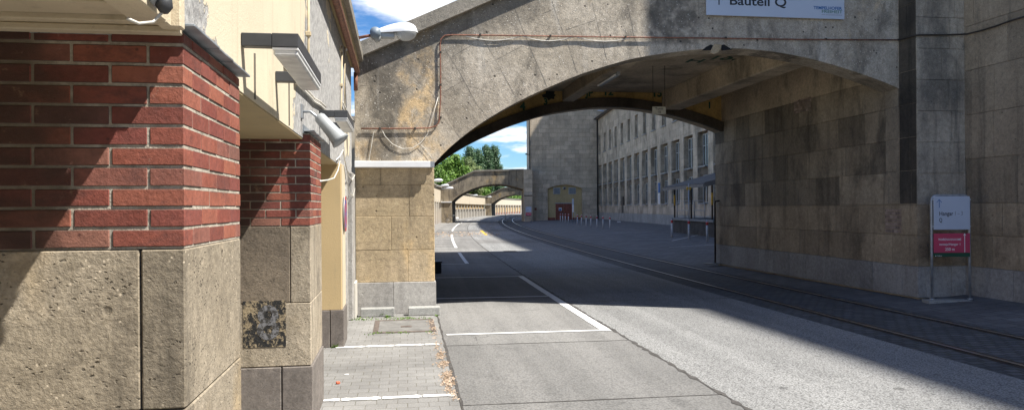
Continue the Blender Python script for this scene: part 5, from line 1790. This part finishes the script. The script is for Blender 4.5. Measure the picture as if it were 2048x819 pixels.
# ================================================================== BICYCLE
d = ray(904, 445.6); k = -CAM_H / d.z
BP = Vector((d.x * k, d.y * k, 0))
BQ = Frame((BP.x, BP.y, 0), .25)
t = thing('bicycle', 'parked bicycle leaning by the left pier of the second arch', 'bicycle', BP)
def wheel(u):
    mm = M(); n = 28
    mm.tube([BQ.p(u + .33 * math.cos(2 * math.pi * i / n), 0, .34 + .33 * math.sin(2 * math.pi * i / n)) for i in range(n + 1)], .022, 6, False)
    w = mm.build('wheel', MT['tyre'], t)
    mm = M()
    for i in range(10):
        a = math.pi * i / 10
        mm.tube([BQ.p(u - .32 * math.cos(a), 0, .34 - .32 * math.sin(a)), BQ.p(u + .32 * math.cos(a), 0, .34 + .32 * math.sin(a))], .003, 4)
    mm.build('spokes', MT['galv'], w)
wheel(-.55); wheel(.55)
mm = M()
for a, b in (((-.55, .34), (-.38, .95)), ((-.42, .82), (.02, .32)), ((-.40, .88), (.17, .85)), ((.17, .92), (.02, .32)), ((.02, .32), (.55, .34)), ((.55, .34), (.17, .80))):
    mm.tube([BQ.p(a[0], 0, a[1]), BQ.p(b[0], 0, b[1])], .018, 6)
mm.build('frame', MT['black'], t)
mm = M(); mm.bbox(BQ, .08, .34, -.07, .07, .93, .98, .02); mm.build('saddle', MT['grey_metal'], t)
mm = M(); mm.tube([BQ.p(-.38, 0, .95), BQ.p(-.40, 0, 1.05)], .014, 6); mm.tube([BQ.p(-.3, -.27, 1.03), BQ.p(-.42, -.2, 1.06), BQ.p(-.42, .2, 1.06), BQ.p(-.3, .27, 1.03)], .014, 6); mm.build('handlebar', MT['black'], t)
mm = M(); mm.bbox(BQ, .45, .85, -.1, .1, .5, .72, .03); mm.build('pannier', MT['white_metal'], t)

# small delineator post near the far rails
t = thing('track_post', 'short grey post beside the rails near the second arch', 'post', curve(6.6, 150))
mm = M(); mm.tube([curve(8.2, 118, 0), curve(8.2, 118, 2.0)], .05, 6); mm.build('shaft', MT['galv'], t)

# ================================================================== TREES
def tree(px, pytop, y, wpx, label, mat, kind='round', nleaf=5200, group='trees behind the arcade wall', seed=0, base=None):
    rnd = random.Random(seed)
    X = (px - 1024) / FPX * y
    H = CAM_H + ray(px, pytop).z * y / FPX
    Wd = wpx / FPX * y
    t = thing('poplar_tree' if kind == 'poplar' else 'broadleaf_tree', label, 'tree', (X, y, 0), group)
    m = M(); m.tube([(X, y, 0), (X + .1, y, H * .4), (X, y, H * .8)], [Wd * .035 + .12, Wd * .02 + .1, .06], 8)
    limbs = []
    for i in range(7):
        a = rnd.uniform(0, 6.28); h0 = H * rnd.uniform(.25, .6)
        r = Wd * (.32 if kind != 'poplar' else .22)
        e = Vector((X + r * math.cos(a), y + r * math.sin(a), h0 + H * (.25 if kind == 'poplar' else .18)))
        m.tube([(X, y, h0), e], [.12, .04], 5)
    m.build('trunk', MT['bark'], t)
    # crown: clumps of leaf quads
    c = M(); cl = []
    nc = 110 if kind != 'poplar' else 90
    for i in range(nc):
        if kind == 'poplar':
            f = rnd.uniform(.06, 1.0); rr = Wd * .5 * math.sqrt(max(0, min(1, (1.03 - f) * 2.2))) * rnd.uniform(.1, .8)
            a = rnd.uniform(0, 6.28)
            cl.append((Vector((X + rr * math.cos(a), y + rr * math.sin(a), H * f * .95)), Wd * rnd.uniform(.16, .30)))
        else:
            u = rnd.uniform(-1, 1); a = rnd.uniform(0, 6.28); q = rnd.uniform(.15, 1) ** .5
            s_ = math.sqrt(1 - u * u) * q
            cz = H * .60 + u * q * H * .36
            cl.append((Vector((X + Wd * .42 * s_ * math.cos(a), y + Wd * .42 * s_ * math.sin(a), cz)), Wd * rnd.uniform(.09, .17)))
    ls = max(.26, Wd * .034)
    for i in range(nleaf):
        p, r = cl[rnd.randrange(nc)]
        dvec = Vector((rnd.gauss(0, 1), rnd.gauss(0, 1), rnd.gauss(0, 1))).normalized()
        q = p + dvec * r * rnd.uniform(.6, 1.12) * Vector((1, 1, .75)).length / 1.6
        nrm = (dvec + Vector((rnd.uniform(-.6, .6), rnd.uniform(-.6, .6), rnd.uniform(-.2, .8)))).normalized()
        a = nrm.orthogonal().normalized(); b = nrm.cross(a)
        an = rnd.uniform(0, 3.14); a, b = a * math.cos(an) + b * math.sin(an), b * math.cos(an) - a * math.sin(an)
        s = ls * rnd.uniform(.6, 1.3)
        c.add([q - a * s, q + b * s * .6, q + a * s, q - b * s * .6], [(0, 1, 2, 3)])
    c.build('crown', mat, t)
TL = [
 (868, 318, 125, 70, 'big bright green tree right behind the arcade wall beside the near pier', 'leaf_bright', 'round'),
 (905, 306, 165, 84, 'rounded bright green tree left of the poplars, the fullest of the row', 'leaf_bright', 'round'),
 (938, 318, 180, 62, 'paler yellowish green tree in front of the poplars', 'leaf_pale', 'round'),
 (884, 335, 140, 50, 'low bright green bush-like tree over the left shoulder of the second arch', 'leaf_bright', 'round'),
 (940, 290, 232, 38, 'leftmost tall dark poplar, half behind the bright trees', 'leaf_dark', 'poplar'),
 (957, 296, 236, 32, 'second dark poplar from the left, slightly shorter than its neighbours', 'leaf_dark', 'poplar'),
 (974, 289, 240, 34, 'third dark poplar, next to the rightmost one', 'leaf_dark', 'poplar'),
 (990, 289, 246, 34, 'rightmost tall dark poplar against the clouds', 'leaf_dark', 'poplar'),
 (955, 352, 230, 60, 'dense green tree seen just over the left half of the second arch', 'leaf_bright', 'round'),
 (960, 374, 245, 60, 'dark green tree between the second and third arches', 'leaf_dark', 'round'),
 (1000, 372, 275, 60, 'green tree above the third arch, seen under the second arch', 'leaf_bright', 'round'),
 (1038, 392, 300, 60, 'farthest low green tree behind the yellow panelled wall', 'leaf_bright', 'round'),
 (1010, 385, 330, 60, 'far green tree seen just beneath the third arch', 'leaf_bright', 'round'),
]
for i, (px, py, y, w, lab, mt, kd) in enumerate(TL):
    tree(px, py, y, w, lab, MT[mt], kd, 11000 if i < 8 else 6000, seed=40 + i)

# ================================================================== SMALL GROUND LITTER
def leafpile(m, P, n, sx, sy, rnd, s=.018, up=0.0):
    for i in range(n):
        q = P + Vector((rnd.gauss(0, sx), rnd.gauss(0, sy), .012 + rnd.random() * .01))
        a = Vector((rnd.uniform(-1, 1), rnd.uniform(-1, 1), rnd.uniform(-.3, .3) + up)).normalized(); b = a.orthogonal().normalized()
        r = s * rnd.uniform(.5, 1.3)
        m.add([q - a * r, q + b * r * .5, q + a * r, q - b * r * .5], [(0, 1, 2, 3)])
rnd = random.Random(3)
mm = M()
for i in range(70):
    f = rnd.random()
    v = 6.8 + 6 * f
    dens = 22 if 7.5 < v < 9.9 else 7
    leafpile(mm, N.p(1.27 + rnd.gauss(0, .015), v, 0), dens, .03, .06, rnd, .014)
o = mm.build('dry_leaves', MT['dryleaf']); tagit(o, 'brown dry leaves and seeds gathered along the edge of the paving', 'leaves', kind='stuff')
mm = M()
for i in range(60):
    leafpile(mm, curve(rnd.uniform(1.4, 5.5), rnd.uniform(50, 60), 0), 6, .4, .5, rnd, .06)
o = mm.build('scattered_leaves', MT['dryleaf']); tagit(o, 'scattered brown leaves on the road before the second arch', 'leaves', kind='stuff')
def weed(P, n, s, label):
    mm = M()
    for i in range(n):
        a = rnd.uniform(0, 6.28); l = s * rnd.uniform(.5, 1.2)
        d = Vector((math.cos(a), math.sin(a), rnd.uniform(.3, 1.4))).normalized()
        sd = d.cross(Vector((0, 0, 1))).normalized() * l * .16
        mm.add([P, P + d * l * .5 + sd, P + d * l + Vector((0, 0, -l * .2)), P + d * l * .5 - sd], [(0, 1, 2, 3)])
    o = mm.build('weed', MT['weed']); tagit(o, label, 'weed', 'weeds in the paving')
a = N.hit(762, 632, h=0); weed(N.p(a[0], a[1], 0), 34, .10, 'bright green weed in front of the left kerb block')
a = N.hit(775, 634, h=0); weed(N.p(a[0], a[1], 0), 26, .07, 'smaller weed just right of the bright one, by the left kerb block')
a = N.hit(873, 632, h=0); weed(N.p(a[0], a[1], 0), 16, .06, 'weed tuft before the right kerb block')
a = N.hit(670, 694, h=0); weed(N.p(a[0], a[1], 0), 24, .08, 'weed at the foot of the rendered pillar')
mm = M()
for i in range(40):
    leafpile(mm, N.p(rnd.uniform(-.1, 1.25), rnd.choice((12.95, 13.0, 11.45, 12.9)) + rnd.gauss(0, .06), 0), 9, .05, .03, rnd, .016, .6)
o = mm.build('moss_tufts', MT['weed']); tagit(o, 'thin moss and grass growing in the joints around the hatch', 'moss', kind='stuff')
a = N.hit(676, 767, h=0)
mm = M(); LQ = Frame(N.p(a[0], a[1], 0), .4); mm.bbox(LQ, -.022, .022, -.015, .015, 0, .03, .008); o = mm.build('litter', MT['orange']); tagit(o, 'small orange scrap of litter on the paving stones', 'litter')
a = N.hit(693, 748, h=0)
mm = M(); LQ = Frame(N.p(a[0], a[1], 0), .1); mm.bbox(LQ, -.022, .022, -.018, .018, 0, .006, .002); o = mm.build('litter', MT['litter_white']); tagit(o, 'small white paper scrap on the paving stones', 'litter')

# ================================================================== LIGHT
TRV = Vector((-1, .32, -1.57)).normalized()
sd = bpy.data.lights.new('sun', 'SUN'); so = bpy.data.objects.new('sun', sd); COL.objects.link(so)
sd.energy = 5.0; sd.angle = R(.53); sd.color = (1.0, .955, .88)
so.rotation_euler = TRV.to_track_quat('-Z', 'Y').to_euler()
so.location = (20, -5, 60)
w = bpy.data.worlds.new('World'); SC.world = w; w.use_nodes = True
nt = w.node_tree; nt.nodes.clear()
out = nt.nodes.new('ShaderNodeOutputWorld'); bg = nt.nodes.new('ShaderNodeBackground')
sky = nt.nodes.new('ShaderNodeTexSky'); sky.sky_type = 'NISHITA'; sky.sun_disc = False
sky.sun_elevation = math.asin(-TRV.z); sky.sun_rotation = math.atan2(-TRV.x, -TRV.y)
sky.altitude = 50; sky.air_density = 1.0; sky.dust_density = 0.0; sky.ozone_density = 2.5
tc_ = nt.nodes.new('ShaderNodeTexCoord')
sp_ = nt.nodes.new('ShaderNodeSeparateXYZ'); nt.links.new(tc_.outputs['Generated'], sp_.inputs[0])
def nm(op, a, b=0.0):
    n_ = nt.nodes.new('ShaderNodeMath'); n_.operation = op
    for i, v in enumerate((a, b)):
        if isinstance(v, bpy.types.NodeSocket): nt.links.new(v, n_.inputs[i])
        else: n_.inputs[i].default_value = v
    return n_.outputs[0]
zz = nm('MAXIMUM', nm('ADD', sp_.outputs[2], .09), .02)
cx = nm('DIVIDE', sp_.outputs[0], zz); cy = nm('DIVIDE', sp_.outputs[1], zz)
cb = nt.nodes.new('ShaderNodeCombineXYZ'); nt.links.new(cx, cb.inputs[0]); nt.links.new(cy, cb.inputs[1]); cb.inputs[2].default_value = CLOUD_SEED if 'CLOUD_SEED' in globals() else 3.0
nz = nt.nodes.new('ShaderNodeTexNoise'); nt.links.new(cb.outputs[0], nz.inputs['Vector']); nz.inputs['Scale'].default_value = 1.5; nz.inputs['Detail'].default_value = 9; nz.inputs['Roughness'].default_value = .55
mr = nt.nodes.new('ShaderNodeMapRange'); mr.interpolation_type = 'SMOOTHSTEP'; nt.links.new(nz.outputs[0], mr.inputs[0]); mr.inputs[1].default_value = .50; mr.inputs[2].default_value = .66
mx = nt.nodes.new('ShaderNodeMix'); mx.data_type = 'RGBA'; nt.links.new(mr.outputs[0], mx.inputs[0])
hs = nt.nodes.new('ShaderNodeHueSaturation'); hs.inputs['Saturation'].default_value = 1.15; nt.links.new(sky.outputs[0], hs.inputs['Color'])
tint = nt.nodes.new('ShaderNodeMix'); tint.data_type = 'RGBA'; tint.blend_type = 'MULTIPLY'; tint.inputs[0].default_value = 1.0
nt.links.new(hs.outputs[0], tint.inputs[6]); tint.inputs[7].default_value = (.60, .84, 1.08, 1)
nt.links.new(tint.outputs[2], mx.inputs[6]); mx.inputs[7].default_value = (10.0, 10.2, 10.6, 1)
nt.links.new(mx.outputs[2], bg.inputs[0]); bg.inputs[1].default_value = .072
nt.links.new(bg.outputs[0], out.inputs[0])
SC.view_settings.view_transform = 'Standard'; SC.view_settings.look = 'None'; SC.view_settings.gamma = 1; SC.view_settings.exposure = 0.95
SC.cycles.use_denoising = True
SC.cycles.max_bounces = 8
